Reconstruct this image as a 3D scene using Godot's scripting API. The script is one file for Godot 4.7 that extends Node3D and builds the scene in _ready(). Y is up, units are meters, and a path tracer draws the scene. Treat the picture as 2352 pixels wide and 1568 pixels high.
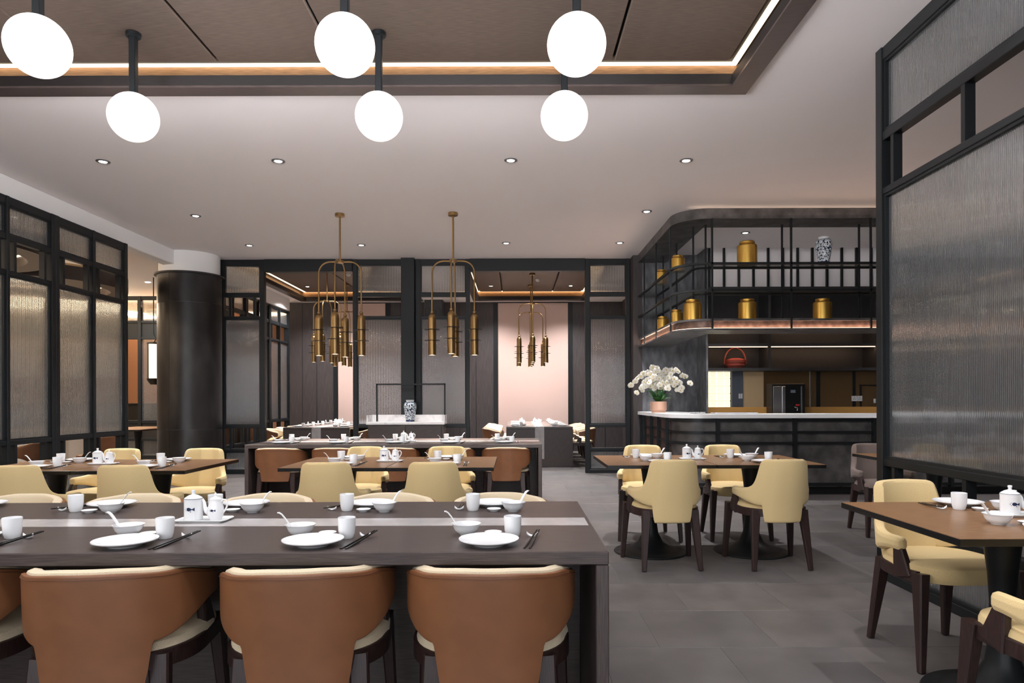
extends Node3D
# A restaurant dining hall: long veneer tables, small pedestal tables, fluted glass screens, a bar with a hanging rack.
# x runs right, y up, the room recedes along -z; V(x, h, d) is a point d metres in front of the camera's foot.

const EYE := 1.235
const CEIL := 3.65


class MB:
	var t := PackedVector3Array()
	var xf := Transform3D()

	func tri(a: Vector3, b: Vector3, c: Vector3) -> void:
		t.append(xf * a)
		t.append(xf * b)
		t.append(xf * c)

	func quad(a: Vector3, b: Vector3, c: Vector3, d: Vector3) -> void:
		tri(a, b, c)
		tri(a, c, d)

	# turn every triangle added since `from` outwards, seen from a point inside a convex body
	func outwards(from: int, inside: Vector3) -> void:
		var m := xf * inside
		for i in range(from, t.size(), 3):
			var n := (t[i + 2] - t[i]).cross(t[i + 1] - t[i])
			if n.dot((t[i] + t[i + 1] + t[i + 2]) / 3.0 - m) < 0.0:
				var k := t[i + 1]
				t[i + 1] = t[i + 2]
				t[i + 2] = k

	# turn a consistent closed shell outwards by its signed volume
	func fix(from: int) -> void:
		if from >= t.size():
			return
		var o := t[from]
		var v := 0.0
		for i in range(from, t.size(), 3):
			v += (t[i] - o).dot((t[i + 1] - o).cross(t[i + 2] - o))
		if v > 0.0:
			for i in range(from, t.size(), 3):
				var k := t[i + 1]
				t[i + 1] = t[i + 2]
				t[i + 2] = k

	func box(c: Vector3, s: Vector3, b := 0.0) -> MB:
		var from := t.size()
		var h := s / 2.0
		b = minf(b, minf(h.x, minf(h.y, h.z)) * 0.9)
		var p := func(a: Vector3, axis: int) -> Vector3:
			var k := h - Vector3(b, b, b)
			k[axis] = h[axis]
			return c + a * k
		var sg := [-1.0, 1.0]
		for axis in 3:
			var u := (axis + 1) % 3
			var w := (axis + 2) % 3
			for s1 in sg:
				var q := []
				for m in [[-1.0, -1.0], [1.0, -1.0], [1.0, 1.0], [-1.0, 1.0]]:
					var a := Vector3.ZERO
					a[axis] = s1
					a[u] = m[0]
					a[w] = m[1]
					q.append(p.call(a, axis))
				quad(q[0], q[1], q[2], q[3])
				if b > 0.0:
					for s2 in sg:
						var e := []
						for s3 in sg:
							var a := Vector3.ZERO
							a[axis] = s1
							a[u] = s2
							a[w] = s3
							e.append([p.call(a, axis), p.call(a, u)])
						quad(e[0][0], e[1][0], e[1][1], e[0][1])
		if b > 0.0:
			for x in sg:
				for y in sg:
					for z in sg:
						var a := Vector3(x, y, z)
						tri(p.call(a, 0), p.call(a, 1), p.call(a, 2))
		outwards(from, c)
		return self

	# box given by its edges: x0..x1, heights y0..y1, distances d0..d1
	func edges(x0: float, x1: float, y0: float, y1: float, d0: float, d1: float, b := 0.0) -> MB:
		return box(Vector3((x0 + x1) / 2, (y0 + y1) / 2, -(d0 + d1) / 2), Vector3(absf(x1 - x0), absf(y1 - y0), absf(d1 - d0)), b)

	# closed rings of equal length joined into a skin, with fan caps
	func loft(rings: Array, caps := true) -> MB:
		var from := t.size()
		for i in rings.size() - 1:
			var a: PackedVector3Array = rings[i]
			var b: PackedVector3Array = rings[i + 1]
			var n := a.size()
			for k in n:
				var k2 := (k + 1) % n
				quad(a[k], a[k2], b[k2], b[k])
		if caps:
			for e in [0, rings.size() - 1]:
				var r: PackedVector3Array = rings[e]
				var m := Vector3.ZERO
				for q in r:
					m += q
				m /= r.size()
				for k in r.size():
					var k2 := (k + 1) % r.size()
					if e == 0:
						tri(m, r[k2], r[k])
					else:
						tri(m, r[k], r[k2])
		fix(from)
		return self

	# profile of (radius, height) turned round the y axis
	func lathe(p: Array, seg := 24, c := Vector3.ZERO) -> MB:
		var from := t.size()
		var pr := PackedVector3Array()
		for i in p.size() - 1:
			var a: Vector2 = p[i]
			var b: Vector2 = p[i + 1]
			for k in seg:
				var u := TAU * k / seg
				var w := TAU * (k + 1) / seg
				var a1 := c + Vector3(a.x * cos(u), a.y, a.x * sin(u))
				var a2 := c + Vector3(a.x * cos(w), a.y, a.x * sin(w))
				var b1 := c + Vector3(b.x * cos(u), b.y, b.x * sin(u))
				var b2 := c + Vector3(b.x * cos(w), b.y, b.x * sin(w))
				if a.x > 1e-6:
					tri(a1, a2, b2)
				if b.x > 1e-6:
					tri(a1, b2, b1)
		fix(from)
		return self

	func cyl(c: Vector3, r: float, h: float, seg := 20, b := 0.0) -> MB:
		var y := h / 2.0
		if b > 0.0:
			return lathe([Vector2(0, -y), Vector2(r - b, -y), Vector2(r, -y + b), Vector2(r, y - b), Vector2(r - b, y), Vector2(0, y)], seg, c)
		return lathe([Vector2(0, -y), Vector2(r, -y), Vector2(r, y), Vector2(0, y)], seg, c)

	# round section carried along a path; radius may be one number or one for each point
	func tube(path: Array, radius: Variant, seg := 8, flat := 1.0) -> MB:
		var rings := []
		var side := Vector3.ZERO
		for i in path.size():
			var dir: Vector3 = (path[mini(i + 1, path.size() - 1)] - path[maxi(i - 1, 0)]).normalized()
			if side == Vector3.ZERO:
				side = dir.cross(Vector3.UP if absf(dir.y) < 0.9 else Vector3.RIGHT).normalized()
			side = (side - dir * side.dot(dir)).normalized()
			var up := side.cross(dir)
			var r: float = radius[i] if radius is Array else radius
			var ring := PackedVector3Array()
			for k in seg:
				var a := TAU * k / seg
				ring.append(path[i] + side * cos(a) * r + up * sin(a) * r * flat)
			rings.append(ring)
		return loft(rings)

	# four-sided bar with its own size at each end
	func bar(a: Vector3, b: Vector3, sa: Vector2, sb: Vector2, side := Vector3.RIGHT, c := 0.006) -> MB:
		var dir := (b - a).normalized()
		side = (side - dir * side.dot(dir)).normalized()
		var up := side.cross(dir)
		var rings := []
		for e in [[a, sa], [b, sb]]:
			var ring := PackedVector3Array()
			var s: Vector2 = e[1] / 2.0
			for q in [Vector2(s.x - c, s.y), Vector2(s.x, s.y - c), Vector2(s.x, -s.y + c), Vector2(s.x - c, -s.y), Vector2(-s.x + c, -s.y), Vector2(-s.x, -s.y + c), Vector2(-s.x, s.y - c), Vector2(-s.x + c, s.y)]:
				ring.append(e[0] + side * q.x + up * q.y)
			rings.append(ring)
		return loft(rings)

	func mesh(crease := 0.78) -> ArrayMesh:
		var n := t.size()
		var fn := PackedVector3Array()
		var near := {}
		for i in range(0, n, 3):
			fn.append((t[i + 2] - t[i]).cross(t[i + 1] - t[i]))
		for i in n:
			var key := Vector3i((t[i] * 20000.0).round())
			if near.has(key):
				near[key].append(i / 3)
			else:
				near[key] = [i / 3]
		var nm := PackedVector3Array()
		nm.resize(n)
		var un := PackedVector3Array()
		for f in fn:
			un.append(f.normalized())
		for i in n:
			var f: int = i / 3
			var s := Vector3.ZERO
			for g in near[Vector3i((t[i] * 20000.0).round())]:
				if un[g].dot(un[f]) > crease:
					s += fn[g]
			nm[i] = s.normalized() if s.length() > 1e-12 else Vector3.UP
		var a := []
		a.resize(Mesh.ARRAY_MAX)
		a[Mesh.ARRAY_VERTEX] = t
		a[Mesh.ARRAY_NORMAL] = nm
		var m := ArrayMesh.new()
		m.add_surface_from_arrays(Mesh.PRIMITIVE_TRIANGLES, a)
		return m


var M := {}
var used := {}
var kept := {}
var rng := RandomNumberGenerator.new()


func V(x: float, h: float, d: float) -> Vector3:
	return Vector3(x, h, -d)


func numbered(n: String) -> String:
	if not used.has(n):
		used[n] = 0
		return n
	used[n] += 1
	return "%s_%03d" % [n, used[n]]


func tag(o: Node, label: String, category: String, group := "") -> void:
	o.set_meta("label", label)
	o.set_meta("category", category)
	if group:
		o.set_meta("group", group)


func thing(called: String, label: String, category: String, at := Vector3.ZERO, turn := 0.0, group := "") -> Node3D:
	var o := Node3D.new()
	o.name = numbered(called)
	add_child(o)
	o.position = at
	o.rotation.y = turn
	tag(o, label, category, group)
	return o


# one named mesh under a thing
func part(called: String, mb: Variant, m: Material, parent: Node, crease := 0.78) -> MeshInstance3D:
	var o := MeshInstance3D.new()
	o.name = called
	o.mesh = mb.mesh(crease) if mb is MB else mb
	o.material_override = null
	o.set_surface_override_material(0, m)
	o.cast_shadow = GeometryInstance3D.SHADOW_CASTING_SETTING_ON
	parent.add_child(o, true)
	return o


func single(called: String, mb: Variant, m: Material, label: String, category: String, group := "") -> MeshInstance3D:
	var o := part(numbered(called), mb, m, self)
	tag(o, label, category, group)
	return o


func struct(called: String, mb: Variant, m: Material, label: String) -> MeshInstance3D:
	var o := part(called, mb, m, self)
	o.set_meta("kind", "structure")
	o.set_meta("label", label)
	o.set_meta("category", called.split("_")[0])
	return o


func copy(proto: Node3D, called: String, label: String, category: String, at: Vector3, turn: float, group: String) -> Node3D:
	var o: Node3D = proto.duplicate()
	o.name = numbered(called)
	add_child(o)
	o.position = at
	o.rotation = Vector3(0, turn, 0)
	tag(o, label, category, group)
	return o


func cached(key: String, make: Callable) -> ArrayMesh:
	if not kept.has(key):
		kept[key] = make.call().mesh()
	return kept[key]


# ---------------------------------------------------------------- materials

func noise_tex(freq: float, octaves: int, ramp: Array, seed_ := 1, size := 512) -> NoiseTexture2D:
	var n := FastNoiseLite.new()
	n.noise_type = FastNoiseLite.TYPE_SIMPLEX_SMOOTH
	n.frequency = freq
	n.fractal_octaves = octaves
	n.seed = seed_
	var t := NoiseTexture2D.new()
	t.width = size
	t.height = size
	t.seamless = true
	t.seamless_blend_skirt = 0.3
	t.noise = n
	var g := Gradient.new()
	g.offsets = PackedFloat32Array(ramp.map(func(r): return r[0]))
	g.colors = PackedColorArray(ramp.map(func(r): return r[1]))
	t.color_ramp = g
	return t


func grey_ramp(lo: float, hi: float) -> Array:
	return [[0.0, Color(lo, lo, lo)], [1.0, Color(hi, hi, hi)]]


func rgb(r: int, g: int, b: int, a := 1.0) -> Color:
	return Color(r / 255.0, g / 255.0, b / 255.0, a)


func plain(n: String, c: Color, rough: float, metal := 0.0) -> StandardMaterial3D:
	var m := StandardMaterial3D.new()
	m.resource_name = n
	m.albedo_color = c
	m.roughness = rough
	m.metallic = metal
	M[n] = m
	return m


func textured(n: String, c: Color, rough: float, tex: Texture2D, scale: Vector3, metal := 0.0) -> StandardMaterial3D:
	var m := plain(n, c, rough, metal)
	m.albedo_texture = tex
	m.uv1_triplanar = true
	m.uv1_triplanar_sharpness = 8.0
	m.uv1_scale = scale
	return m


func glow(n: String, c: Color, e: float) -> StandardMaterial3D:
	var m := plain(n, rgb(240, 240, 240), 0.4)
	m.emission_enabled = true
	m.emission = c
	m.emission_energy_multiplier = e
	return m


func make_materials() -> void:
	var streak := noise_tex(0.07, 4, grey_ramp(0.5, 1.0), 3, 1024)
	var streak2 := noise_tex(0.08, 4, grey_ramp(0.45, 1.0), 8, 1024)
	var cloud := noise_tex(0.008, 5, grey_ramp(0.84, 1.0), 5)
	var patch := noise_tex(0.008, 5, grey_ramp(0.55, 1.0), 11)
	var weave := noise_tex(0.15, 3, grey_ramp(0.8, 1.0), 21)
	textured("veneer", rgb(94, 81, 77), 0.33, streak, Vector3(0.1, 5, 5))
	textured("veneer_upright", rgb(94, 81, 77), 0.4, streak, Vector3(5, 0.1, 5))
	textured("wall_veneer", rgb(86, 77, 76), 0.5, streak2, Vector3(2.2, 0.03, 2.2))
	textured("ceiling_veneer", rgb(136, 117, 104), 0.55, streak2, Vector3(0.09, 7, 7))
	textured("laminate", rgb(166, 123, 84), 0.34, streak, Vector3(0.12, 3, 3))
	textured("walnut", rgb(60, 40, 37), 0.42, streak, Vector3(3, 0.2, 3))
	textured("red_slat", rgb(105, 72, 62), 0.5, streak, Vector3(3, 0.2, 3))
	textured("yellow_cloth", rgb(230, 203, 148), 0.9, weave, Vector3(3.4, 3.4, 3.4))
	textured("beige_cloth", rgb(230, 212, 180), 0.9, weave, Vector3(3.4, 3.4, 3.4))
	textured("grey_cloth", rgb(120, 105, 98), 0.9, weave, Vector3(3.4, 3.4, 3.4))
	for k in ["yellow_cloth", "beige_cloth", "grey_cloth"]:
		M[k].rim_enabled = true
		M[k].rim = 0.35
	textured("leather", rgb(129, 84, 54), 0.42, noise_tex(0.01, 3, grey_ramp(0.92, 1.0), 33), Vector3(1.5, 1.5, 1.5))
	textured("tile_a", rgb(102, 97, 95), 0.42, cloud, Vector3(0.9, 0.9, 0.9))
	textured("tile_b", rgb(96, 92, 91), 0.46, cloud, Vector3(0.7, 0.7, 0.7))
	textured("tile_c", rgb(107, 101, 98), 0.4, cloud, Vector3(1.1, 1.1, 1.1))
	plain("grout", rgb(120, 115, 112), 0.8)
	plain("paint", rgb(236, 230, 229), 0.85)
	plain("beam_paint", rgb(238, 236, 234), 0.8)
	plain("black_metal", rgb(24, 27, 29), 0.42, 0.3)
	textured("patina", rgb(112, 108, 107), 0.4, patch, Vector3(0.9, 0.9, 0.9), 0.25)
	textured("bronze_skin", rgb(64, 61, 60), 0.33, patch, Vector3(0.6, 0.25, 0.6), 0.45)
	textured("slate_panel", rgb(130, 132, 137), 0.5, patch, Vector3(1.6, 0.7, 1.6))
	textured("copper_skin", rgb(150, 122, 110), 0.35, patch, Vector3(2, 2, 2), 0.6)
	plain("brass", rgb(158, 128, 86), 0.3, 1.0)
	plain("gold", rgb(222, 180, 92), 0.32, 1.0)
	textured("marble", rgb(232, 228, 226), 0.16, noise_tex(0.006, 5, [[0.0, Color(0.8, 0.8, 0.8)], [0.45, Color(1, 1, 1)], [1.0, Color(0.93, 0.93, 0.93)]], 41), Vector3(1, 1, 1))
	textured("dark_stone", rgb(74, 76, 80), 0.3, patch, Vector3(4, 0.8, 4))
	textured("charcoal_veneer", rgb(62, 60, 60), 0.45, streak, Vector3(5, 0.1, 5))
	plain("counter_stone", rgb(240, 240, 240), 0.3)
	plain("leather_seam", rgb(104, 62, 40), 0.5)
	plain("china", rgb(230, 231, 232), 0.12)
	textured("runner_stone", rgb(192, 187, 185), 0.14, cloud, Vector3(1, 1, 1))
	textured("rim_veneer", rgb(40, 34, 32), 0.5, streak, Vector3(0.1, 3, 3))  # darkened to put shade on the tray rims; also plain dark wood elsewhere
	plain("ink", rgb(38, 48, 78), 0.2)
	plain("lacquer", rgb(18, 18, 18), 0.2)
	textured("pink_cloth", rgb(208, 180, 169), 0.8, noise_tex(0.1, 2, grey_ramp(0.93, 1.0), 44), Vector3(6, 6, 6))
	plain("bronze_panel", rgb(118, 92, 62), 0.2, 0.4)
	textured("cove_wood", rgb(196, 152, 108), 0.5, streak, Vector3(0.1, 5, 5))
	plain("tan_panel", rgb(214, 184, 142), 0.5)
	plain("gold_panel", rgb(176, 130, 70), 0.35)
	plain("steel", rgb(200, 202, 205), 0.22, 1.0)
	plain("plastic_white", rgb(225, 225, 225), 0.4)
	plain("red_plastic", rgb(150, 30, 25), 0.35)
	plain("red_lacquer", rgb(140, 62, 48), 0.35)
	plain("door_grey", rgb(92, 98, 108), 0.4)
	plain("pot_pink", rgb(222, 176, 150), 0.4)
	plain("leaf", rgb(38, 84, 34), 0.35)
	plain("stem", rgb(96, 112, 52), 0.5)
	plain("petal", rgb(244, 240, 228), 0.6)
	M.petal.backlight_enabled = true
	M.petal.backlight = Color(0.4, 0.4, 0.36)
	plain("lip", rgb(214, 182, 84), 0.5)
	plain("orange_wall", rgb(150, 106, 78), 0.7)
	plain("grey_wall", rgb(176, 170, 165), 0.7)
	plain("shelf_glass", rgb(110, 125, 125, 0.2), 0.05)
	M.shelf_glass.transparency = BaseMaterial3D.TRANSPARENCY_ALPHA
	plain("pane_glass", rgb(240, 245, 245, 0.05), 0.02)
	M.pane_glass.transparency = BaseMaterial3D.TRANSPARENCY_ALPHA
	plain("fluted_glass", rgb(214, 218, 220, 0.05), 0.05)
	M.fluted_glass.metallic_specular = 0.71
	M.fluted_glass.refraction_enabled = true
	M.fluted_glass.refraction_scale = 0.045
	textured("vase_china", Color.WHITE, 0.15, noise_tex(0.03, 3, [[0.0, rgb(24, 34, 56)], [0.41, rgb(30, 42, 66)], [0.45, rgb(222, 230, 234)], [0.6, rgb(226, 234, 236)], [0.63, rgb(34, 46, 72)], [0.69, rgb(34, 46, 72)], [0.73, rgb(222, 230, 234)]], 61), Vector3(1.4, 1.4, 1.4))
	glow("globe_light", rgb(255, 251, 248), 0.86)
	glow("downlight_glow", rgb(255, 250, 242), 6.0)
	glow("cove_light", rgb(255, 226, 192), 1.7)
	glow("led_light", rgb(255, 214, 176), 2.2)
	glow("lantern_light", rgb(255, 236, 204), 1.6)
	glow("window_light", rgb(250, 240, 206), 0.85)
	plain("chrome_ring", rgb(120, 120, 122), 0.35, 0.8)


# ---------------------------------------------------------------- lights

func omni(at: Vector3, c: Color, e: float, size: float, parent: Node = self) -> void:
	var l := OmniLight3D.new()
	l.name = "lamp_light"
	l.light_color = c
	l.light_energy = e
	l.light_size = size
	l.omni_range = 20.0
	l.omni_attenuation = 2.0
	l.shadow_enabled = true
	parent.add_child(l, true)
	l.position = at


func spot(at: Vector3, c: Color, e: float, angle: float, size: float, parent: Node = self) -> void:
	var l := SpotLight3D.new()
	l.name = "spot_light"
	l.light_color = c
	l.light_energy = e
	l.light_size = size
	l.spot_angle = angle
	l.spot_angle_attenuation = 0.8
	l.spot_range = 20.0
	l.spot_attenuation = 2.0
	l.shadow_enabled = true
	parent.add_child(l, true)
	l.position = at
	l.rotation = Vector3(-PI / 2, 0, 0)


# a rectangular light; `look` is the direction it shines in
func area(at: Vector3, look: Vector3, w: float, h: float, c: Color, e: float, parent: Node = self) -> void:
	var l := AreaLight3D.new()
	l.name = "area_light"
	l.light_color = c
	l.light_energy = e
	l.area_size = Vector2(w, h)
	l.area_normalize_energy = true
	l.area_range = 20.0
	l.area_attenuation = 2.0
	l.shadow_enabled = true
	parent.add_child(l, true)
	var up := Vector3.UP if absf(look.y) < 0.9 else Vector3.FORWARD
	l.transform = Transform3D(Basis.looking_at(look, up), at)


# ---------------------------------------------------------------- scene

func _ready() -> void:
	rng.seed = 7
	# camera: a level view with the lens shifted up
	var cam := Camera3D.new()
	cam.name = "camera"
	cam.projection = Camera3D.PROJECTION_FRUSTUM
	cam.near = 0.05
	cam.far = 60.0
	cam.size = 0.05 * 1568.0 / 1560.0
	cam.frustum_offset = Vector2(-7.0 / 1560.0, 136.0 / 1560.0) * 0.05
	add_child(cam)
	cam.position = Vector3(0, EYE, 0)
	cam.rotation.z = -0.003
	cam.current = true
	# sky seen through the windows behind the camera, exposure
	var we := WorldEnvironment.new()
	we.name = "environment"
	var env := Environment.new()
	env.background_mode = Environment.BG_SKY
	var sky := Sky.new()
	var pm := ProceduralSkyMaterial.new()
	pm.sky_top_color = rgb(200, 214, 232)
	pm.sky_horizon_color = rgb(226, 230, 236)
	pm.ground_horizon_color = rgb(190, 190, 188)
	pm.ground_bottom_color = rgb(150, 150, 148)
	sky.sky_material = pm
	env.sky = sky
	env.background_energy_multiplier = 1.0
	env.tonemap_mode = Environment.TONE_MAPPER_LINEAR
	env.tonemap_exposure = 1.17
	env.sdfgi_enabled = true
	env.ssao_enabled = true
	env.ssil_enabled = true
	we.environment = env
	add_child(we)
	# daylight in the two window openings behind the camera
	for x in [-3.3, 0.9]:
		area(Vector3(x, 1.75, 3.85), Vector3.FORWARD, 3.6, 2.5, rgb(244, 248, 255), 9.5)
	make_materials()
	build_structure()
	build_screens()
	build_bar()
	build_sideboard()
	build_lamps()
	build_seating()
	build_left_room()


func cells(xs: Array, ds: Array, holes: Array, y0: float, y1: float) -> MB:
	var mb := MB.new()
	for i in xs.size() - 1:
		for j in ds.size() - 1:
			var cx: float = (xs[i] + xs[i + 1]) / 2.0
			var cd: float = (ds[j] + ds[j + 1]) / 2.0
			var open := false
			for h in holes:
				open = open or (cx > h[0] and cx < h[1] and cd > h[2] and cd < h[3])
			if not open:
				mb.edges(xs[i], xs[i + 1], y0, y1, ds[j], ds[j + 1])
	return mb


# a recessed veneer ceiling field with its rim board and a hidden light line round it
func tray(n: String, label: String, x0: float, x1: float, d0: float, d1: float, cuts: Array, near_side: bool, lit: float) -> void:
	var root := Node3D.new()
	root.name = "ceiling_" + n
	add_child(root)
	root.set_meta("kind", "structure")
	root.set_meta("label", label)
	root.set_meta("category", "ceiling")
	var w := 0.15
	var lo := 3.635
	# box above the opening
	part("tray_backing", MB.new().edges(x0 - 0.1, x1 + 0.1, 3.93, 4.0, d0 - 0.1, d1 + 0.1), M.black_metal, root)
	for s in [[x0 - 0.1, x0, d0 - 0.1, d1 + 0.1], [x1, x1 + 0.1, d0 - 0.1, d1 + 0.1], [x0, x1, d0 - 0.1, d0], [x0, x1, d1, d1 + 0.1]]:
		part("cove_casing", MB.new().edges(s[0], s[1], 3.91, 3.93, s[2], s[3]), M.cove_wood, root)
	for s in [[x0, x0 + 0.012, d0, d1], [x1 - 0.012, x1, d0, d1], [x0 + 0.012, x1 - 0.012, d0, d0 + 0.012], [x0 + 0.012, x1 - 0.012, d1 - 0.012, d1]]:
		part("cove_board", MB.new().edges(s[0], s[1], 3.728, 3.905, s[2], s[3]), M.cove_wood, root)
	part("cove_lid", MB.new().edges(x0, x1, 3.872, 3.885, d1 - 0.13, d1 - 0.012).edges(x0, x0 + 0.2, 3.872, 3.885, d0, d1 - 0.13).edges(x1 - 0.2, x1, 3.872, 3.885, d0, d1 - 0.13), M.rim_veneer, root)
	# rim boards mitred into a frame; darker board and lighter underside paint the shade
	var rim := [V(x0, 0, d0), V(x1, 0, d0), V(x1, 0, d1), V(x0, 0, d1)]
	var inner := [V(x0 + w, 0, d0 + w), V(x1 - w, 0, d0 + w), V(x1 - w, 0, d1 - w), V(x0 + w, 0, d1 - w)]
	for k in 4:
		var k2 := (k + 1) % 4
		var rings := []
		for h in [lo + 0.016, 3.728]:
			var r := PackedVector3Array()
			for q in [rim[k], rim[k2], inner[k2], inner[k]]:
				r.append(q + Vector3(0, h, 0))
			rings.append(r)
		part("shaded_rim_board", MB.new().loft(rings), M.rim_veneer, root)
		var face := []
		for h in [lo, lo + 0.015]:
			var r := PackedVector3Array()
			for q in [rim[k], rim[k2], inner[k2], inner[k]]:
				r.append(q + Vector3(0, h, 0))
			face.append(r)
		part("lit_rim_underside", MB.new().loft(face), M.veneer, root)  # lighter veneer underneath, reflected light put into the colour
	# veneer panels with open joints
	for i in cuts.size() - 1:
		part("wood_panel", MB.new().edges(cuts[i] + 0.012, cuts[i + 1] - 0.012, 3.84, 3.87, d0 + 0.13, d1 - 0.13, 0.004), M.ceiling_veneer, root)
	# light lines
	var warm := rgb(255, 208, 156)
	var runs := [["far", (x0 + x1) / 2, d1 - 0.03, x1 - x0 - 0.2, false], ["left", x0 + 0.1, (d0 + d1) / 2, d1 - d0 - 0.02, true], ["right", x1 - 0.1, (d0 + d1) / 2, d1 - d0 - 0.02, true]]
	for r in runs:
		var mb := MB.new()
		if r[4]:
			mb.box(Vector3.ZERO, Vector3(0.042, 0.014, r[3]))
		else:
			mb.box(Vector3.ZERO, Vector3(r[3], 0.014, 0.034))
		var o := single("cove_light_strip", mb, M.cove_light, "warm light line along the %s edge of %s" % [r[0], label], "light strip", "cove lights")
		o.position = V(r[1], 3.864, r[2])
		if r[4]:
			area(V(r[1], 3.855, r[2]), Vector3.DOWN, 0.042, r[3], warm, lit * r[3])
		else:
			area(V(r[1], 3.855, r[2]), Vector3.DOWN, r[3], 0.034, warm, lit * r[3])


func build_structure() -> void:
	# floor: a bed with single tiles in running bond, half a tile offset from row to row
	var bed := struct("floor", MB.new().edges(-9.7, 8.7, -0.14, -0.0035, -4.1, 17.0), M.grout, "grey stone tile floor in running bond")
	var tile := cached("tile", func(): return MB.new().box(Vector3(0, -0.006, 0), Vector3(0.597, 0.012, 0.589), 0.0015))
	var rest := MB.new()
	var mats := [M.tile_a, M.tile_b, M.tile_c, M.tile_a]
	for j in range(-12, 23):
		var d := 3.69 + 0.592 * j
		for i in range(-17, 15):
			var x := 0.12 + 0.6 * i + (0.3 if posmod(j, 2) == 0 else 0.0)
			if d < -4.0 or d > 16.9 or x < -9.6 or x > 8.5:
				continue
			var seen_here := (x > -0.3 and x < 3.6 and d > 2.3 and d < 11.5) or (x > -2.9 and x <= -0.3 and d > 5.6 and d < 11.5 and d < 8.0)
			if seen_here:
				var o := part("tile", tile, mats[rng.randi() % 4], bed)
				o.position = V(x, 0.0, d)
			else:
				rest.box(V(x, -0.006, d), Vector3(0.597, 0.012, 0.589))
	var more := part("tile_field", rest, M.tile_a, bed)
	more.set_meta("kind", "stuff")
	# ceiling with three openings for the veneer fields
	var holes := [[-4.75, 1.82, -1.0, 5.34], [-5.15, -2.2, 12.0, 16.35], [-1.0, 1.75, 12.0, 16.35]]
	struct("ceiling", cells([-9.7, -5.15, -4.75, -2.2, -1.0, 1.75, 1.82, 8.7], [-4.1, -1.0, 5.34, 12.0, 16.35, 17.0], holes, CEIL, 3.9), M.paint, "matt off-white plaster ceiling")
	tray("veneer_field", "brown veneer ceiling field over the front table", -4.75, 1.82, -1.0, 5.34, [-4.59, -3.4, -2.27, -1.357, 0.76, 1.66], true, 0.018)
	tray("left_alcove_field", "veneer ceiling field of the left alcove", -5.15, -2.2, 12.0, 16.35, [-4.99, -3.7, -2.36], false, 0.07)
	tray("right_alcove_field", "veneer ceiling field of the right alcove", -1.0, 1.75, 12.0, 16.35, [-0.84, -0.3, 0.9, 1.59], false, 0.07)
	# dropped beam above the left screens, its end stopping at the column
	struct("trim_1", MB.new().edges(-5.62, -5.41, 3.42, CEIL, -4.0, 11.0, 0.01), M.beam_paint, "white plaster beam above the left screens")
	struct("trim_2", MB.new().edges(-5.5, -5.3, 3.36, CEIL, 12.2, 16.0, 0.01), M.beam_paint, "white plaster beam above the alcove side screen")
	# outer walls
	struct("wall_left", MB.new().edges(-9.75, -9.6, 0, CEIL, -4.0, 17.0), M.grey_wall, "pale grey wall of the left room")
	struct("wall_right", MB.new().edges(8.6, 8.75, 0, CEIL, -4.0, 17.0), M.wall_veneer, "dark veneer wall at the right")
	struct("wall_left_back", MB.new().edges(-9.6, -5.6, 0, CEIL, 16.75, 16.95), M.orange_wall, "warm orange-brown wall at the end of the left room")
	struct("wall_right_back", MB.new().edges(2.62, 2.75, 0, CEIL, 11.75, 16.6), M.wall_veneer, "dark veneer side wall of the right alcove")
	struct("wall_right_end", MB.new().edges(2.75, 8.6, 0, CEIL, 16.5, 16.7), M.wall_veneer, "dark wall behind the bar")
	# back wall, veneer with two pink cloth panels framed by dark strips
	var back := struct("wall_back", MB.new().edges(-5.6, 2.75, 0, CEIL, 16.62, 16.8), M.wall_veneer, "grey-brown vertical grain veneer back wall")
	for p in [[-4.32, -3.16], [-0.41, 1.3]]:
		part("cloth_panel", MB.new().edges(p[0], p[1], 0.02, 3.62, 16.58, 16.62, 0.008), M.pink_cloth, back)
		for x in [p[0] - 0.06, p[1] + 0.06]:
			part("dark_strip", MB.new().edges(x - 0.055, x + 0.055, 0.0, 3.62, 16.585, 16.62), M.black_metal, back)
	for x in [-5.2, -4.85, -2.8, -1.35, -0.95, 1.75, 2.2]:
		part("joint_strip", MB.new().edges(x - 0.004, x + 0.004, 0, 3.62, 16.612, 16.62), M.black_metal, back)
	# wall behind the camera with two wide windows
	var front := MB.new()
	for b in [[-9.6, -5.1, 0, CEIL], [-1.5, -0.9, 0, CEIL], [2.7, 8.6, 0, CEIL], [-5.1, -1.5, 0, 0.5], [-0.9, 2.7, 0, 0.5], [-5.1, -1.5, 3.0, CEIL], [-0.9, 2.7, 3.0, CEIL]]:
		front.edges(b[0], b[1], b[2], b[3], -4.1, -3.9)
	struct("wall_front", front, M.grey_wall, "grey wall with windows behind the viewer")
	for k in 2:
		var x := -3.3 + 4.2 * k
		var w := MB.new()
		for e in [-1.8, -0.6, 0.6, 1.8]:
			w.edges(x + e - 0.03, x + e + 0.03, 0.5, 3.0, -4.05, -3.97)
		for h in [0.53, 2.97]:
			w.edges(x - 1.8, x + 1.8, h - 0.03, h + 0.03, -4.05, -3.97)
		var f := struct("window_%d" % (k + 1), w, M.black_metal, "black framed window behind the viewer")
		part("glass_pane", MB.new().edges(x - 1.8, x + 1.8, 0.5, 3.0, -4.015, -4.009), M.pane_glass, f)
	# round column clad in dark metal, white above
	var col := Node3D.new()
	col.name = "column"
	add_child(col)
	col.position = V(-5.38, 0, 11.25)
	col.set_meta("kind", "structure")
	col.set_meta("label", "thick round column clad in dark bronze metal sheets")
	col.set_meta("category", "column")
	part("core", MB.new().lathe([Vector2(0, 0), Vector2(0.465, 0), Vector2(0.465, CEIL), Vector2(0, CEIL)], 48), M.beam_paint, col)
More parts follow.
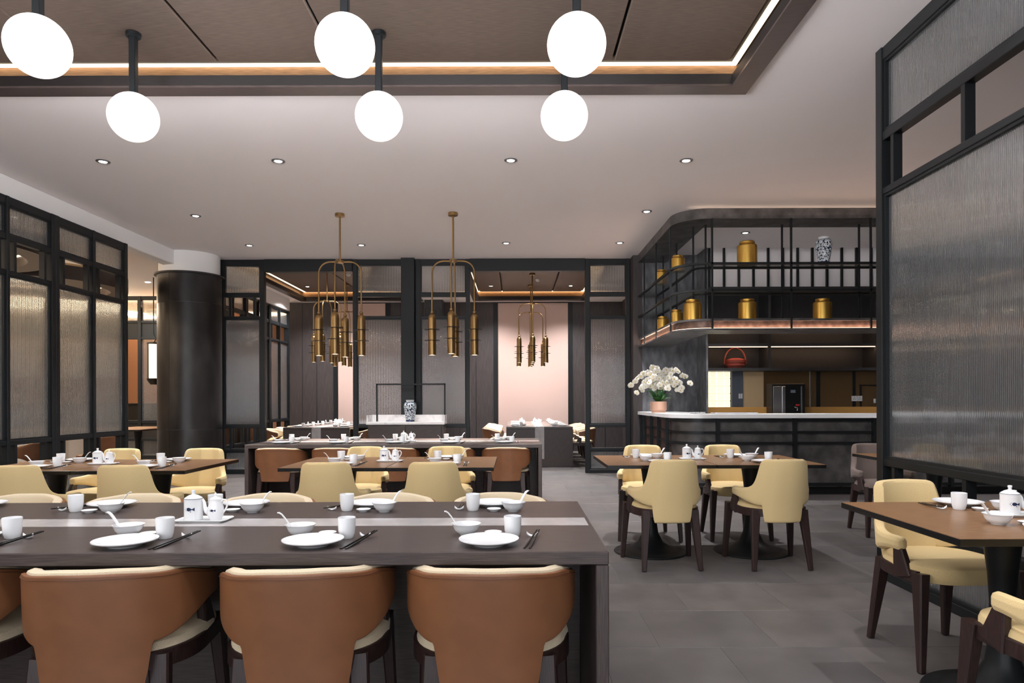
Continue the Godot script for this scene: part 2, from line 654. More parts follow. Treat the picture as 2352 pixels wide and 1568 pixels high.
	part("flange", MB.new().lathe([Vector2(0.46, 3.29), Vector2(0.53, 3.29), Vector2(0.53, 3.315), Vector2(0.46, 3.315), Vector2(0.46, 3.29)], 64), M.bronze_skin, col)
	for band in [[0.0, 0.786], [0.79, 2.828], [2.832, 3.288]]:
		for s in 3:
			var rings := []
			for k in 17:
				var a := deg_to_rad(-12.0 + 120.0 * s) + deg_to_rad(119.6) * k / 16.0
				var o := Vector3(sin(a), 0, cos(a))
				rings.append(PackedVector3Array([o * 0.49 + Vector3(0, band[0], 0), o * 0.49 + Vector3(0, band[1], 0), o * 0.468 + Vector3(0, band[1], 0), o * 0.468 + Vector3(0, band[0], 0)]))
			part("cladding_sheet", MB.new().loft(rings), M.bronze_skin, col)
	# dark stone pier in the gap between the alcoves
	struct("wall_pier", MB.new().edges(-2.16, -1.72, 0, CEIL, 16.2, 16.6, 0.01), M.dark_stone, "dark veined stone pier between the alcoves")
	# cased post and fin wall where the bar meets the right alcove
	struct("wall_bar_end", MB.new().edges(1.97, 2.12, 0, CEIL, 11.3, 11.75).edges(2.0, 2.7, 0, CEIL, 11.5, 11.75), M.wall_veneer, "dark brown wall end beside the bar")


# ---------------------------------------------------------------- fluted glass screens

# a sheet of fluted glass, ribs on one face: w wide, h high, centred
func fluted(w: float, h: float) -> ArrayMesh:
	var key := "flute %.3f %.3f" % [w, h]
	if kept.has(key):
		return kept[key]
	var n := maxi(2, int(round(w / 0.0145)))
	var p := w / n
	var sag := 0.0026
	var r := p * p / (8 * sag) + sag / 2
	var half := asin(p / 2 / r)
	var seg := 5
	var vs := PackedVector3Array()
	var ns := PackedVector3Array()
	var quad := func(a: Vector3, b: Vector3, c: Vector3, d: Vector3, na: Vector3, nb: Vector3) -> void:
		# a, d share na; b, c share nb; clockwise from outside
		for q in [[a, na], [b, nb], [c, nb], [a, na], [c, nb], [d, na]]:
			vs.append(q[0])
			ns.append(q[1])
	var y0 := -h / 2
	var y1 := h / 2
	for i in n:
		var cx := -w / 2 + p * (i + 0.5)
		for k in seg:
			var a0 := lerpf(-half, half, float(k) / seg)
			var a1 := lerpf(-half, half, float(k + 1) / seg)
			var n0 := Vector3(sin(a0), 0, cos(a0))
			var n1 := Vector3(sin(a1), 0, cos(a1))
			var q0 := Vector3(cx + r * sin(a0), 0, 0.003 + r * cos(a0) - r + sag)
			var q1 := Vector3(cx + r * sin(a1), 0, 0.003 + r * cos(a1) - r + sag)
			quad.call(q0 + Vector3(0, y1, 0), q1 + Vector3(0, y1, 0), q1 + Vector3(0, y0, 0), q0 + Vector3(0, y0, 0), n0, n1)
			# lid and base strips
			var b0 := Vector3(q0.x, 0, -0.003)
			var b1 := Vector3(q1.x, 0, -0.003)
			quad.call(b0 + Vector3(0, y1, 0), b1 + Vector3(0, y1, 0), q1 + Vector3(0, y1, 0), q0 + Vector3(0, y1, 0), Vector3.UP, Vector3.UP)
			quad.call(q0 + Vector3(0, y0, 0), q1 + Vector3(0, y0, 0), b1 + Vector3(0, y0, 0), b0 + Vector3(0, y0, 0), Vector3.DOWN, Vector3.DOWN)
	var l := -w / 2
	quad.call(Vector3(-l, y1, -0.003), Vector3(l, y1, -0.003), Vector3(l, y0, -0.003), Vector3(-l, y0, -0.003), Vector3.FORWARD, Vector3.FORWARD)
	quad.call(Vector3(l, y1, -0.003), Vector3(l, y1, 0.003), Vector3(l, y0, 0.003), Vector3(l, y0, -0.003), Vector3.LEFT, Vector3.LEFT)
	quad.call(Vector3(-l, y1, 0.003), Vector3(-l, y1, -0.003), Vector3(-l, y0, -0.003), Vector3(-l, y0, 0.003), Vector3.RIGHT, Vector3.RIGHT)
	var a := []
	a.resize(Mesh.ARRAY_MAX)
	a[Mesh.ARRAY_VERTEX] = vs
	a[Mesh.ARRAY_NORMAL] = ns
	var m := ArrayMesh.new()
	m.add_surface_from_arrays(Mesh.PRIMITIVE_TRIANGLES, a)
	kept[key] = m
	return m


# a framed screen along its own x axis. posts: [from, to]; panes: [from, to]; levels: glass and open bands
func screen(label: String, at: Vector3, turn: float, length: float, top: float, posts: Array, panes: Array, stubs: Array, g1: Vector2, g2: Vector2, rails := true) -> Node3D:
	var t := thing("glass_screen", label, "screen", at, turn, "fluted glass screens")
	var dep := 0.09
	for p in posts:
		part("post", MB.new().box(Vector3((p[0] + p[1]) / 2, top / 2, 0), Vector3(p[1] - p[0], top, dep), 0.004), M.black_metal, t)
	# rails between the bands of glass
	for r in [[0.0, 0.06], [0.38, 0.43], [0.78, 0.83], [g2.y, g2.y + 0.045], [g1.x - 0.06, g1.x], [g1.y, top]]:
		part("rail", MB.new().box(Vector3(length / 2, (r[0] + r[1]) / 2, 0), Vector3(length - 0.002, r[1] - r[0], dep - 0.02), 0.004), M.black_metal, t)
	for s in stubs:
		part("short_post", MB.new().box(Vector3(s, 0.605, 0), Vector3(0.035, 0.35, dep - 0.03)), M.black_metal, t)
		part("short_post", MB.new().box(Vector3(s, (g2.y + 0.045 + g1.x - 0.06) / 2, 0), Vector3(0.035, g1.x - 0.06 - g2.y - 0.045, dep - 0.03)), M.black_metal, t)
	for p in panes:
		for g in [Vector2(0.06, 0.38), Vector2(0.83, g2.y), g1]:
			var w: float = p[1] - p[0]
			var h: float = g.y - g.x
			var o := part("fluted_pane", fluted(w - 0.036, h - 0.036), M.fluted_glass, t)
			o.position = Vector3((p[0] + p[1]) / 2, (g.x + g.y) / 2, 0)
			# bead round the pane
			var b := MB.new()
			for e in [-1, 1]:
				b.box(Vector3((p[0] + p[1]) / 2 + e * (w / 2 - 0.009), (g.x + g.y) / 2, 0), Vector3(0.018, h, 0.05))
				b.box(Vector3((p[0] + p[1]) / 2, (g.x + g.y) / 2 + e * (h / 2 - 0.009), 0), Vector3(w - 0.036, 0.018, 0.05))
			part("bead", b, M.black_metal, t)
	return t


func build_screens() -> void:
	var g1 := Vector2(3.07, 3.56)
	var g2 := Vector2(0.83, 2.64)
	# three screens and two headers across the back
	screen("narrow fluted glass screen beside the round column", V(-5.04, 0, 11.6), 0, 0.78, CEIL, [[0.0, 0.09], [0.7, 0.78]], [[0.09, 0.7]], [0.19, 0.6], g1, g2)
	screen("double fluted glass screen behind the white marble sideboard", V(-2.758, 0, 11.6), 0, 1.992, CEIL, [[0, 0.074], [0.84, 0.9], [1.07, 1.158], [1.925, 1.992]], [[0.074, 0.84], [1.158, 1.925]], [], g1, g2)
	screen("narrow fluted glass screen left of the bar", V(1.197, 0, 11.6), 0, 0.763, CEIL, [[0, 0.079], [0.696, 0.763]], [[0.079, 0.696]], [], g1, g2)
	struct("wall_post", MB.new().edges(-1.918, -1.695, 0, CEIL, 11.44, 11.7, 0.004), M.black_metal, "wide black post between the two panes of the double screen")
	struct("trim_3", MB.new().edges(-4.26, -2.76, 3.44, CEIL, 11.53, 11.67, 0.004), M.black_metal, "black header over the left alcove opening")
	struct("trim_4", MB.new().edges(-0.766, 1.197, 3.44, CEIL, 11.53, 11.67, 0.004), M.black_metal, "black header over the right alcove opening")
	# left side: modules of two panes in line, seen at a slant
	var lg1 := Vector2(3.0, 3.31)
	var lg2 := Vector2(0.83, 2.58)
	var where := ["left fluted glass screen nearest the viewer", "left fluted glass screen in the middle of the row", "left fluted glass screen at the far end of the row"]
	for k in 3:
		screen(where[k], V(-5.35, 0, 4.94 + 1.46 * k), PI / 2, 1.458, 3.40, [[0, 0.065], [0.7, 0.745], [1.393, 1.458]], [[0.065, 0.7], [0.745, 1.393]], [0.16, 0.62, 0.84, 1.3], lg1, lg2)
	for k in 3:
		screen(["near", "middle", "far"][k] + " fluted glass side screen of the left alcove", V(-5.35, 0, 12.2 + 1.27 * k), PI / 2, 1.268, 3.34, [[0, 0.06], [0.61, 0.65], [1.21, 1.268]], [[0.06, 0.61], [0.65, 1.21]], [0.16, 1.1], lg1, lg2)
	# tall screen on the right, running toward the viewer
	screen("tall fluted glass screen at the right edge", V(2.56, 0, 1.6), PI / 2, 3.13, CEIL, [[0.0, 0.075], [3.055, 3.13]], [[0.075, 1.5], [1.5, 3.055]], [0.7, 1.48, 2.23, 2.95], g1, g2)


# ---------------------------------------------------------------- bar

func prism(mb: MB, poly: PackedVector2Array, y0: float, y1: float) -> MB:
	var from := mb.t.size()
	var n := poly.size()
	for k in n:
		var a := poly[k]
		var b := poly[(k + 1) % n]
		mb.quad(V(a.x, y0, a.y), V(b.x, y0, b.y), V(b.x, y1, b.y), V(a.x, y1, a.y))
	var idx := Geometry2D.triangulate_polygon(poly)
	# caps wound like the sides
	var turn := 0.0
	for k in n:
		var a := poly[k]
		var b := poly[(k + 1) % n]
		turn += a.x * b.y - b.x * a.y
	for i in range(0, idx.size(), 3):
		var a := poly[idx[i]]
		var b := poly[idx[i + 1]]
		var c := poly[idx[i + 2]]
		var s := (b - a).cross(c - a)
		if s * turn < 0:
			var q := b
			b = c
			c = q
		mb.tri(V(a.x, y1, a.y), V(b.x, y1, b.y), V(c.x, y1, c.y))
		mb.tri(V(a.x, y0, a.y), V(c.x, y0, c.y), V(b.x, y0, b.y))
	mb.fix(from)
	return mb


# the bar's plan: back along the left side, round the corner, then to the right; o is the inset
func bar_line(x0: float, d0: float, o: float, x1: float, d1: float) -> PackedVector2Array:
	var p := PackedVector2Array([Vector2(x0 + o, d1)])
	var r := maxf(0.42 - o, 0.03)
	var c := Vector2(x0 + o + r, d0 + o + r)
	for k in 13:
		var a := PI / 2 * k / 12
		p.append(c - Vector2(cos(a), sin(a)) * r)
	p.append(Vector2(x1, d0 + o))
	return p


func band(x0: float, d0: float, o1: float, o2: float, y0: float, y1: float, x1 := 8.4, d1 := 11.3) -> MB:
	var p := bar_line(x0, d0, o1, x1, d1)
	var q := bar_line(x0, d0, o2, x1, d1)
	q.reverse()
	p.append_array(q)
	return prism(MB.new(), p, y0, y1)


func build_bar() -> void:
	var x := 2.04
	var d := 8.76
	var t := thing("bar_counter", "black patinated metal bar counter with white stone top", "bar", Vector3.ZERO)
	part("counter_top", band(x, d, 0.0, 0.62, 1.0, 1.05), M.counter_stone, t)
	part("front_panel", band(x, d, 0.09, 0.14, 0.1, 1.0), M.patina, t)
	part("kick_plate", band(x, d, 0.16, 0.2, 0.0, 0.1), M.black_metal, t)
	for h in [0.97, 0.814, 0.673, 0.14]:
		part("rail", band(x, d, 0.05, 0.085, h - 0.016, h + 0.016), M.black_metal, t)
	for ux in [2.63, 3.63, 4.66, 5.66, 6.66, 7.66]:
		part("upright", MB.new().edges(ux - 0.02, ux + 0.02, 0.1, 1.0, d + 0.03, d + 0.09), M.black_metal, t)
	for ud in [11.2, 10.95, 10.4, 9.87, 9.32]:
		part("upright", MB.new().edges(x + 0.02, x + 0.07, 0.1, 1.0, ud - 0.018, ud + 0.018), M.black_metal, t)
	for k in 16:
		part("slat", MB.new().edges(x + 0.07, x + 0.088, 0.1, 1.0, 9.3 + 0.12 * k, 9.41 + 0.12 * k, 0.003), M.red_slat, t)
	# hanging rack under the ceiling
	var rx := 2.05
	var rd := 8.55
	var r := thing("hanging_rack", "black metal rack hung from the ceiling above the bar", "rack", Vector3.ZERO)
	part("top_fascia", band(rx, rd, 0.0, 0.025, 3.52, CEIL), M.patina, r)
	part("soffit", band(rx, rd, 0.025, 0.45, 3.52, 3.545), M.patina, r)
	part("soffit_back", band(rx, rd, 0.425, 0.45, 3.545, CEIL), M.patina, r)
	for h in [2.958, 2.62]:
		part("shelf_edge", band(rx, rd, 0.0, 0.035, h - 0.014, h + 0.014), M.black_metal, r)
		part("shelf_edge", band(rx, rd, 0.29, 0.325, h - 0.014, h + 0.014), M.black_metal, r)
		part("glass_shelf", band(rx, rd, 0.035, 0.29, h - 0.004, h + 0.004), M.shelf_glass, r)
	part("bottom_shelf", band(rx, rd, 0.01, 0.45, 2.235, 2.262), M.patina, r)
	part("copper_fascia", band(rx, rd, 0.045, 0.06, 2.155, 2.235), M.copper_skin, r)
	part("bottom_plate", band(rx, rd, 0.0, 0.5, 2.115, 2.14), M.patina, r)
	var lit := part("fascia_light", band(rx, rd, 0.022, 0.042, 2.141, 2.147), M.led_light, r)
	for ux in [2.49, 3.486, 4.49, 5.49, 6.49, 7.49]:
		for e in [[0.01, 0.03], [0.305, 0.32]]:
			part("upright", MB.new().edges(ux - 0.011, ux + 0.011, 2.14, 3.53, rd + e[0] - 0.01, rd + e[1] - 0.005), M.black_metal, r)
	for ud in [10.8, 9.9, 8.98]:
		for e in [0.01, 0.31]:
			part("upright", MB.new().edges(rx + e - 0.01, rx + e + 0.012, 2.14, 3.53, ud - 0.011, ud + 0.011), M.black_metal, r)
	area(V(5.3, 2.15, rd + 0.03), Vector3(0, 1, 0.15).normalized(), 5.6, 0.02, rgb(255, 212, 184), 1.3)
	area(V(rx + 0.03, 2.15, 10.1), Vector3(0, 1, 0).normalized(), 0.02, 2.2, rgb(255, 212, 184), 0.5)
	# warm light lying on top of the fascia, washing the ceiling
	area(V(5.2, 3.56, rd - 0.005), Vector3(0, 0.6, 0.8).normalized(), 6.0, 0.02, rgb(255, 220, 190), 0.2)

	# wall behind the bar
	struct("wall_bar", MB.new().edges(2.12, 8.5, 0, CEIL, 11.3, 11.5), M.slate_panel, "dark slate-grey panel wall behind the bar")
	var c := thing("bar_shelving", "dark open wall cabinet with lit shelves behind the bar", "cabinet", Vector3.ZERO)
	var cd := 10.76
	part("side_panel", MB.new().edges(3.03, 3.06, 1.7, CEIL, cd, 11.3), M.slate_panel, c)
	part("back_panel", MB.new().edges(3.06, 8.45, 1.72, 3.0, 11.2, 11.29), M.charcoal_veneer, c)
	for h in [[2.985, 3.03], [2.5, 2.54], [2.09, 2.13], [1.7, 1.745]]:
		part("shelf", MB.new().edges(3.06, 8.45, h[0], h[1], cd, 11.2), M.charcoal_veneer, c)
	for ux in [4.04, 5.75]:
		part("divider", MB.new().edges(ux - 0.02, ux + 0.02, 1.745, 2.99, cd + 0.005, 11.2), M.charcoal_veneer, c)
	for h in [2.495, 2.085]:
		for s in [[3.08, 4.01], [4.07, 5.72], [5.78, 8.4]]:
			part("shelf_light", MB.new().edges(s[0], s[1], h - 0.012, h - 0.001, cd + 0.02, cd + 0.035), M.led_light, c)
			area(V((s[0] + s[1]) / 2, h - 0.016, cd + 0.03), Vector3(0, -1, -0.5).normalized(), s[1] - s[0], 0.015, rgb(255, 205, 160), 0.1 * (s[1] - s[0]))
	# band of white panels between black bars above the cabinet
	part("white_band", MB.new().edges(3.06, 8.45, 3.03, CEIL, cd + 0.06, cd + 0.09), M.paint, c)
	for k in 23:
		var ux := 3.06 + 0.034 + 0.234 * k
		part("bar_strip", MB.new().edges(ux - 0.016, ux + 0.016, 3.03, CEIL, cd + 0.02, cd + 0.06), M.black_metal, c)
	# splash zone: lit glass bricks, grey door, tan and bronze panels
	var g := thing("glass_brick_window", "glowing cream glass brick window behind the bar", "window", V(3.09, 1.1, 11.18))
	part("joints", MB.new().edges(0, 0.46, -0.15, 0.61, 0.04, 0.07), M.tan_panel, g)
	for i in 4:
		for j in 5:
			part("glass_brick_light", MB.new().edges(0.115 * i + 0.004, 0.115 * i + 0.111, 0.122 * j + 0.004, 0.122 * j + 0.118, 0.0, 0.04, 0.006), M.window_light, g)
	var dr := thing("service_door", "blue-grey door leaf with small switch plates behind the bar", "door", V(3.56, 1.0, 11.15))
	part("leaf", MB.new().edges(0, 0.1, -0.05, 0.71, 0, 0.04), M.door_grey, dr)
	part("frame", MB.new().edges(0.1, 0.19, -0.05, 0.71, 0.02, 0.06), M.door_grey, dr)
	part("handle", MB.new().tube([Vector3(0.05, 0.14, 0.0), Vector3(0.05, 0.14, 0.03), Vector3(0.09, 0.14, 0.035)], 0.008), M.steel, dr)
	for k in 2:
		part("switch_plate", MB.new().box(Vector3(0.13 + 0.035 * k, 0.3, -0.015), Vector3(0.026, 0.08, 0.01)), M.plastic_white, dr)
	var sp := thing("splash_panel", "tan and bronze gloss panels above the back counter", "panel", Vector3.ZERO)
	part("tan_sheet", MB.new().edges(3.76, 4.1, 0.95, 1.7, 11.2, 11.25), M.tan_panel, sp)
	part("bronze_sheet", MB.new().edges(4.1, 4.86, 0.95, 1.7, 11.2, 11.25), M.bronze_panel, sp)
	part("bronze_sheet", MB.new().edges(4.875, 8.45, 0.95, 1.7, 11.2, 11.25), M.bronze_panel, sp)
	part("joint_strip", MB.new().edges(4.86, 4.875, 0.95, 1.7, 11.19, 11.25), M.steel, sp)
	part("dark_post", MB.new().edges(4.96, 5.02, 1.12, 1.7, 11.17, 11.2), M.black_metal, sp)
	part("dark_post", MB.new().edges(5.56, 5.6, 1.12, 1.7, 11.17, 11.2), M.black_metal, sp)
	single("gold_ledge", MB.new().edges(3.07, 8.45, 0.95, 1.12, 11.04, 11.09, 0.003), M.gold_panel, "golden ledge strip along the foot of the splash panels", "ledge")
	part("frame_bar", MB.new().edges(5.68, 6.2, 1.46, 1.48, 11.17, 11.2).edges(5.68, 5.7, 1.12, 1.46, 11.17, 11.2), M.black_metal, sp)
	var so := thing("socket_plate", "double grey power socket on the bronze panel", "socket", V(5.62, 1.255, 11.165))
	for k in 2:
		var pl := part("plate", MB.new().box(Vector3(0.09 * k - 0.045, 0, 0), Vector3(0.086, 0.086, 0.012), 0.002), M.plastic_white, so)
		for h in [[-0.015, -0.01], [0.015, -0.01], [0.0, 0.018]]:
			part("slot", MB.new().box(Vector3(0.09 * k - 0.045 + h[0], h[1], 0.007), Vector3(0.008, 0.012, 0.002)), M.lacquer, pl)
	single("light_switch", MB.new().edges(5.89, 5.925, 1.18, 1.25, 11.15, 11.17, 0.003), M.plastic_white, "small white switch right of the power sockets", "switch")
	var bc := thing("back_counter", "dark back counter under the splash panels", "counter", Vector3.ZERO)
	part("body", MB.new().edges(3.06, 8.45, 0.0, 0.92, 10.72, 11.28), M.patina, bc)
	part("end_panel", MB.new().edges(3.03, 3.06, 0.0, 1.7, cd, 11.28), M.slate_panel, bc)
	part("worktop", MB.new().edges(3.06, 8.45, 0.92, 0.95, 10.7, 11.035), M.veneer, bc)
	# water boiler: black body, chrome edges, red tap
	var wb := thing("water_boiler", "black water boiler with chrome edges and red tap", "boiler", V(4.3, 0.95, 10.85))
	part("body", MB.new().box(Vector3(0.02, 0.27, 0), Vector3(0.52, 0.54, 0.25), 0.006), M.lacquer, wb)
	part("steel_panel", MB.new().box(Vector3(-0.145, 0.25, 0.13), Vector3(0.16, 0.5, 0.012), 0.003), M.steel, wb)
	part("steel_panel", MB.new().box(Vector3(-0.06, 0.25, 0.135), Vector3(0.05, 0.5, 0.02), 0.004), M.steel, wb)
	part("edge_strip", MB.new().box(Vector3(0.225, 0.25, 0.13), Vector3(0.012, 0.5, 0.02)), M.steel, wb)
	part("display", MB.new().box(Vector3(0.09, 0.42, 0.126), Vector3(0.075, 0.045, 0.006)), M.door_grey, wb)
	var tap := part("tap", MB.new().tube([Vector3(0.1, 0.17, 0.125), Vector3(0.1, 0.17, 0.17), Vector3(0.135, 0.16, 0.18), Vector3(0.135, 0.12, 0.18)], 0.011), M.steel, wb)
	part("tap_handle", MB.new().box(Vector3(0.14, 0.2, 0.18), Vector3(0.06, 0.03, 0.02), 0.005), M.red_plastic, tap)
	# red lacquer basket
	var bk := thing("lacquer_basket", "red lacquer basket with arched handle on the cabinet shelf", "basket", V(3.55, 1.745, 10.95))
	part("bowl", MB.new().lathe([Vector2(0, 0), Vector2(0.12, 0), Vector2(0.125, 0.01), Vector2(0.15, 0.06), Vector2(0.168, 0.13), Vector2(0.16, 0.132), Vector2(0.14, 0.06), Vector2(0, 0.02)], 28), M.red_lacquer, bk)
	part("lid", MB.new().lathe([Vector2(0, 0.17), Vector2(0.06, 0.166), Vector2(0.13, 0.15), Vector2(0.162, 0.133), Vector2(0, 0.125)], 28), M.red_lacquer, bk)
	for h in [0.045, 0.1]:
		part("hoop", MB.new().lathe([Vector2(0.14 + h * 0.15, h), Vector2(0.152 + h * 0.15, h + 0.004), Vector2(0.14 + h * 0.15, h + 0.012), Vector2(0.14 + h * 0.15, h)], 28), M.red_lacquer, bk)
	var arch := []
	for k in 17:
		var a := PI * k / 16
		arch.append(Vector3(cos(a) * 0.172, 0.1 + sin(a) * 0.235 + (0.0 if k > 0 and k < 16 else -0.03), 0))
	part("handle", MB.new().tube(arch, 0.011, 8), M.red_lacquer, bk)

	# canisters and vases on the rack
	var can := Node3D.new()
	part("body", MB.new().lathe([Vector2(0, 0), Vector2(0.11, 0), Vector2(0.113, 0.004), Vector2(0.113, 0.212), Vector2(0.108, 0.222), Vector2(0.088, 0.232), Vector2(0, 0.232)], 32), M.gold, can)
	part("lid", MB.new().lathe([Vector2(0, 0.232), Vector2(0.076, 0.232), Vector2(0.076, 0.24), Vector2(0.086, 0.244), Vector2(0.086, 0.262), Vector2(0.08, 0.268), Vector2(0, 0.268)], 32), M.gold, can)
	var spots := [
		[2.985, 2.972, 8.72, 1.1, "tall gold canister on the upper rack shelf, facing the room"],
		[2.21, 2.972, 9.2, 0.82, "gold canister on the upper rack shelf near its rounded corner"],
		[2.21, 2.972, 10.2, 0.82, "gold canister on the upper rack shelf nearest the wall"],
		[2.30, 2.262, 8.78, 1.0, "gold canister on the lower rack shelf at its rounded corner"],
		[2.985, 2.262, 8.72, 1.0, "gold canister in the middle of the lower rack shelf"],
		[3.95, 2.262, 8.72, 1.0, "gold canister at the right of the lower rack shelf"],
		[2.23, 2.262, 9.38, 0.82, "small gold canister just behind the corner on the lower shelf"],
		[2.21, 2.262, 10.15, 0.82, "small gold canister on the lower shelf nearest the wall"]]
	for s in spots:
		var o := copy(can, "gold_canister", s[4], "canister", V(s[0], s[1], s[2]), 0, "gold canisters on the rack")
		o.scale = Vector3.ONE * s[3]
	can.free()
	vase("blue and white porcelain vase on the upper rack shelf", V(3.965, 2.972, 8.71), 0.95)
	orchid(V(2.175, 1.05, 10.3))
	# small wares lying on the bar top
	for k in 3:
		single("condiment_dish", MB.new().lathe([Vector2(0, 0), Vector2(0.03, 0), Vector2(0.04, 0.022), Vector2(0.035, 0.022), Vector2(0.025, 0.006), Vector2(0, 0.006)], 14), M.china, ["left", "middle", "right"][k] + " of three small white dishes on the bar top", "dish", "small dishes on the bar").position = V(2.43 + 0.07 * k, 1.05, 9.3 + 0.04 * (k % 2))
	var rack := thing("cup_tray", "white patterned tray lying along the bar top", "tray", V(2.95, 1.05, 9.15))
	part("tray", MB.new().box(Vector3(0, 0.009, 0), Vector3(0.58, 0.018, 0.2), 0.005), M.china, rack)
	for k in 15:
		part("motif", MB.new().box(Vector3(-0.27 + 0.0385 * k, 0.019, 0.05), Vector3(0.018 + 0.008 * (k % 3), 0.004, 0.05), 0.001), M.ink, rack)


func vase(label: String, at: Vector3, s: float) -> void:
	var t := thing("porcelain_vase", label, "vase", at, 0.0, "porcelain vases")
	t.scale = Vector3.ONE * s
	part("body", MB.new().lathe([Vector2(0, 0.03), Vector2(0.072, 0.03), Vector2(0.08, 0.08), Vector2(0.1, 0.2), Vector2(0.106, 0.26), Vector2(0.1, 0.3), Vector2(0.085, 0.322), Vector2(0.066, 0.332)], 32), M.vase_china, t)
	part("foot", MB.new().lathe([Vector2(0, 0), Vector2(0.072, 0), Vector2(0.074, 0.004), Vector2(0.0725, 0.03), Vector2(0, 0.03)], 32), M.ink, t)
	part("neck", MB.new().lathe([Vector2(0.066, 0.332), Vector2(0.062, 0.345), Vector2(0.072, 0.36), Vector2(0.07, 0.365), Vector2(0.058, 0.35), Vector2(0.056, 0.3), Vector2(0, 0.29)], 32), M.china, t)
	part("shoulder_ring", MB.new().lathe([Vector2(0.088, 0.3205), Vector2(0.0885, 0.3235), Vector2(0.0715, 0.333), Vector2(0.069, 0.331), Vector2(0.088, 0.3205)], 32), M.ink, t)


func orchid(at: Vector3) -> void:
	var t := thing("potted_orchid", "white moth orchid in a pink pot on the bar", "orchid", at)
	part("pot", MB.new().lathe([Vector2(0, 0), Vector2(0.1, 0), Vector2(0.104, 0.006), Vector2(0.104, 0.024), Vector2(0.122, 0.04), Vector2(0.122, 0.165), Vector2(0.117, 0.167), Vector2(0.112, 0.163), Vector2(0.112, 0.14), Vector2(0, 0.14)], 36), M.pot_pink, t)
	# leaves
	for k in 11:
		var a := TAU * k / 11.0 + 0.3
		var ln := 0.17 + 0.05 * sin(k * 2.1)
		var lift := 0.13 + 0.06 * cos(k * 3.3)
		var rings := []
		for i in 8:
			var u := i / 7.0
			var w := 0.046 * sin(PI * clampf(u * 0.9 + 0.1, 0, 1)) + 0.002
			var c := Vector3(cos(a), 0, sin(a)) * (0.02 + ln * u) + Vector3(0, 0.15 + lift * sin(u * 1.9), 0)
			var sd := Vector3(-sin(a), 0, cos(a)) * w
			rings.append(PackedVector3Array([c - sd + Vector3(0, 0.008, 0), c + Vector3(0, 0.0015, 0), c + sd + Vector3(0, 0.008, 0), c - Vector3(0, 0.002, 0)]))
		part("leaf", MB.new().loft(rings), M.leaf, t)
	# one flower: two wide petals, three narrow ones, a yellow lip
	var flower := MB.new()
	for k in 5:
		var a: float = [0.0, PI, PI / 2, PI * 1.28, PI * 1.72][k]
		var ln: float = [0.043, 0.043, 0.04, 0.037, 0.037][k]
		var wd: float = [0.03, 0.03, 0.019, 0.017, 0.017][k]
		var rings := []
		for i in 5:
			var u := i / 4.0
			var w := wd * sin(PI * (0.12 + 0.8 * u))
			var c := Vector3(cos(a), sin(a), 0) * ln * u + Vector3(0, 0, 0.006 * sin(PI * u))
			var sd := Vector3(-sin(a), cos(a), 0) * w
			rings.append(PackedVector3Array([c - sd - Vector3(0, 0, 0.003), c + Vector3(0, 0, 0.001), c + sd - Vector3(0, 0, 0.003), c - Vector3(0, 0, 0.0015)]))
		flower.loft(rings)
	var bloom := flower.mesh()
	var lip := MB.new().lathe([Vector2(0, -0.008), Vector2(0.008, 0), Vector2(0.006, 0.008), Vector2(0, 0.012)], 6, Vector3(0, -0.006, 0.008)).mesh()
	# arching stems: [direction x, direction z, height, reach]
	var stems := [[-1.0, 0.1, 0.56, 0.40], [-0.75, 0.7, 0.44, 0.38], [-0.25, 0.3, 0.66, 0.22], [0.05, 0.9, 0.50, 0.16], [0.5, 0.2, 0.60, 0.24], [1.0, 0.15, 0.62, 0.42], [0.8, 0.6, 0.46, 0.34], [-0.9, 0.5, 0.34, 0.36], [0.9, 0.5, 0.36, 0.3], [0.3, 0.8, 0.4, 0.24]]
	for s in stems:
		var dir := Vector3(s[0], 0, s[1]).normalized()
		var path := []
		for i in 15:
			var u := i / 14.0
			var y: float = 0.15 + s[2] * 0.8 * sin(u * 2.45)
			path.append(dir * s[3] * u * u + Vector3(s[0] * 0.03, y, s[1] * 0.03))
		part("stem", MB.new().tube(path, 0.004, 5), M.stem, t)
		for i in 11:
			var u := 0.42 + 0.58 * i / 10.0
			var q: Vector3 = path[int(u * 14)]
			var side := Vector3(-dir.z, 0, dir.x) * (0.028 if i % 2 == 0 else -0.028)
			var f := part("flower", bloom, M.petal, t)
			f.position = q + side + Vector3(rng.randf_range(-0.012, 0.012), rng.randf_range(-0.03, 0.014), 0.02)
			f.rotation = Vector3(rng.randf_range(-0.4, 0.3), rng.randf_range(-0.8, 0.8) + dir.x * 0.4, rng.randf_range(-0.5, 0.5))
			f.scale = Vector3.ONE * rng.randf_range(0.95, 1.3)
			part("lip", lip, M.lip, f)


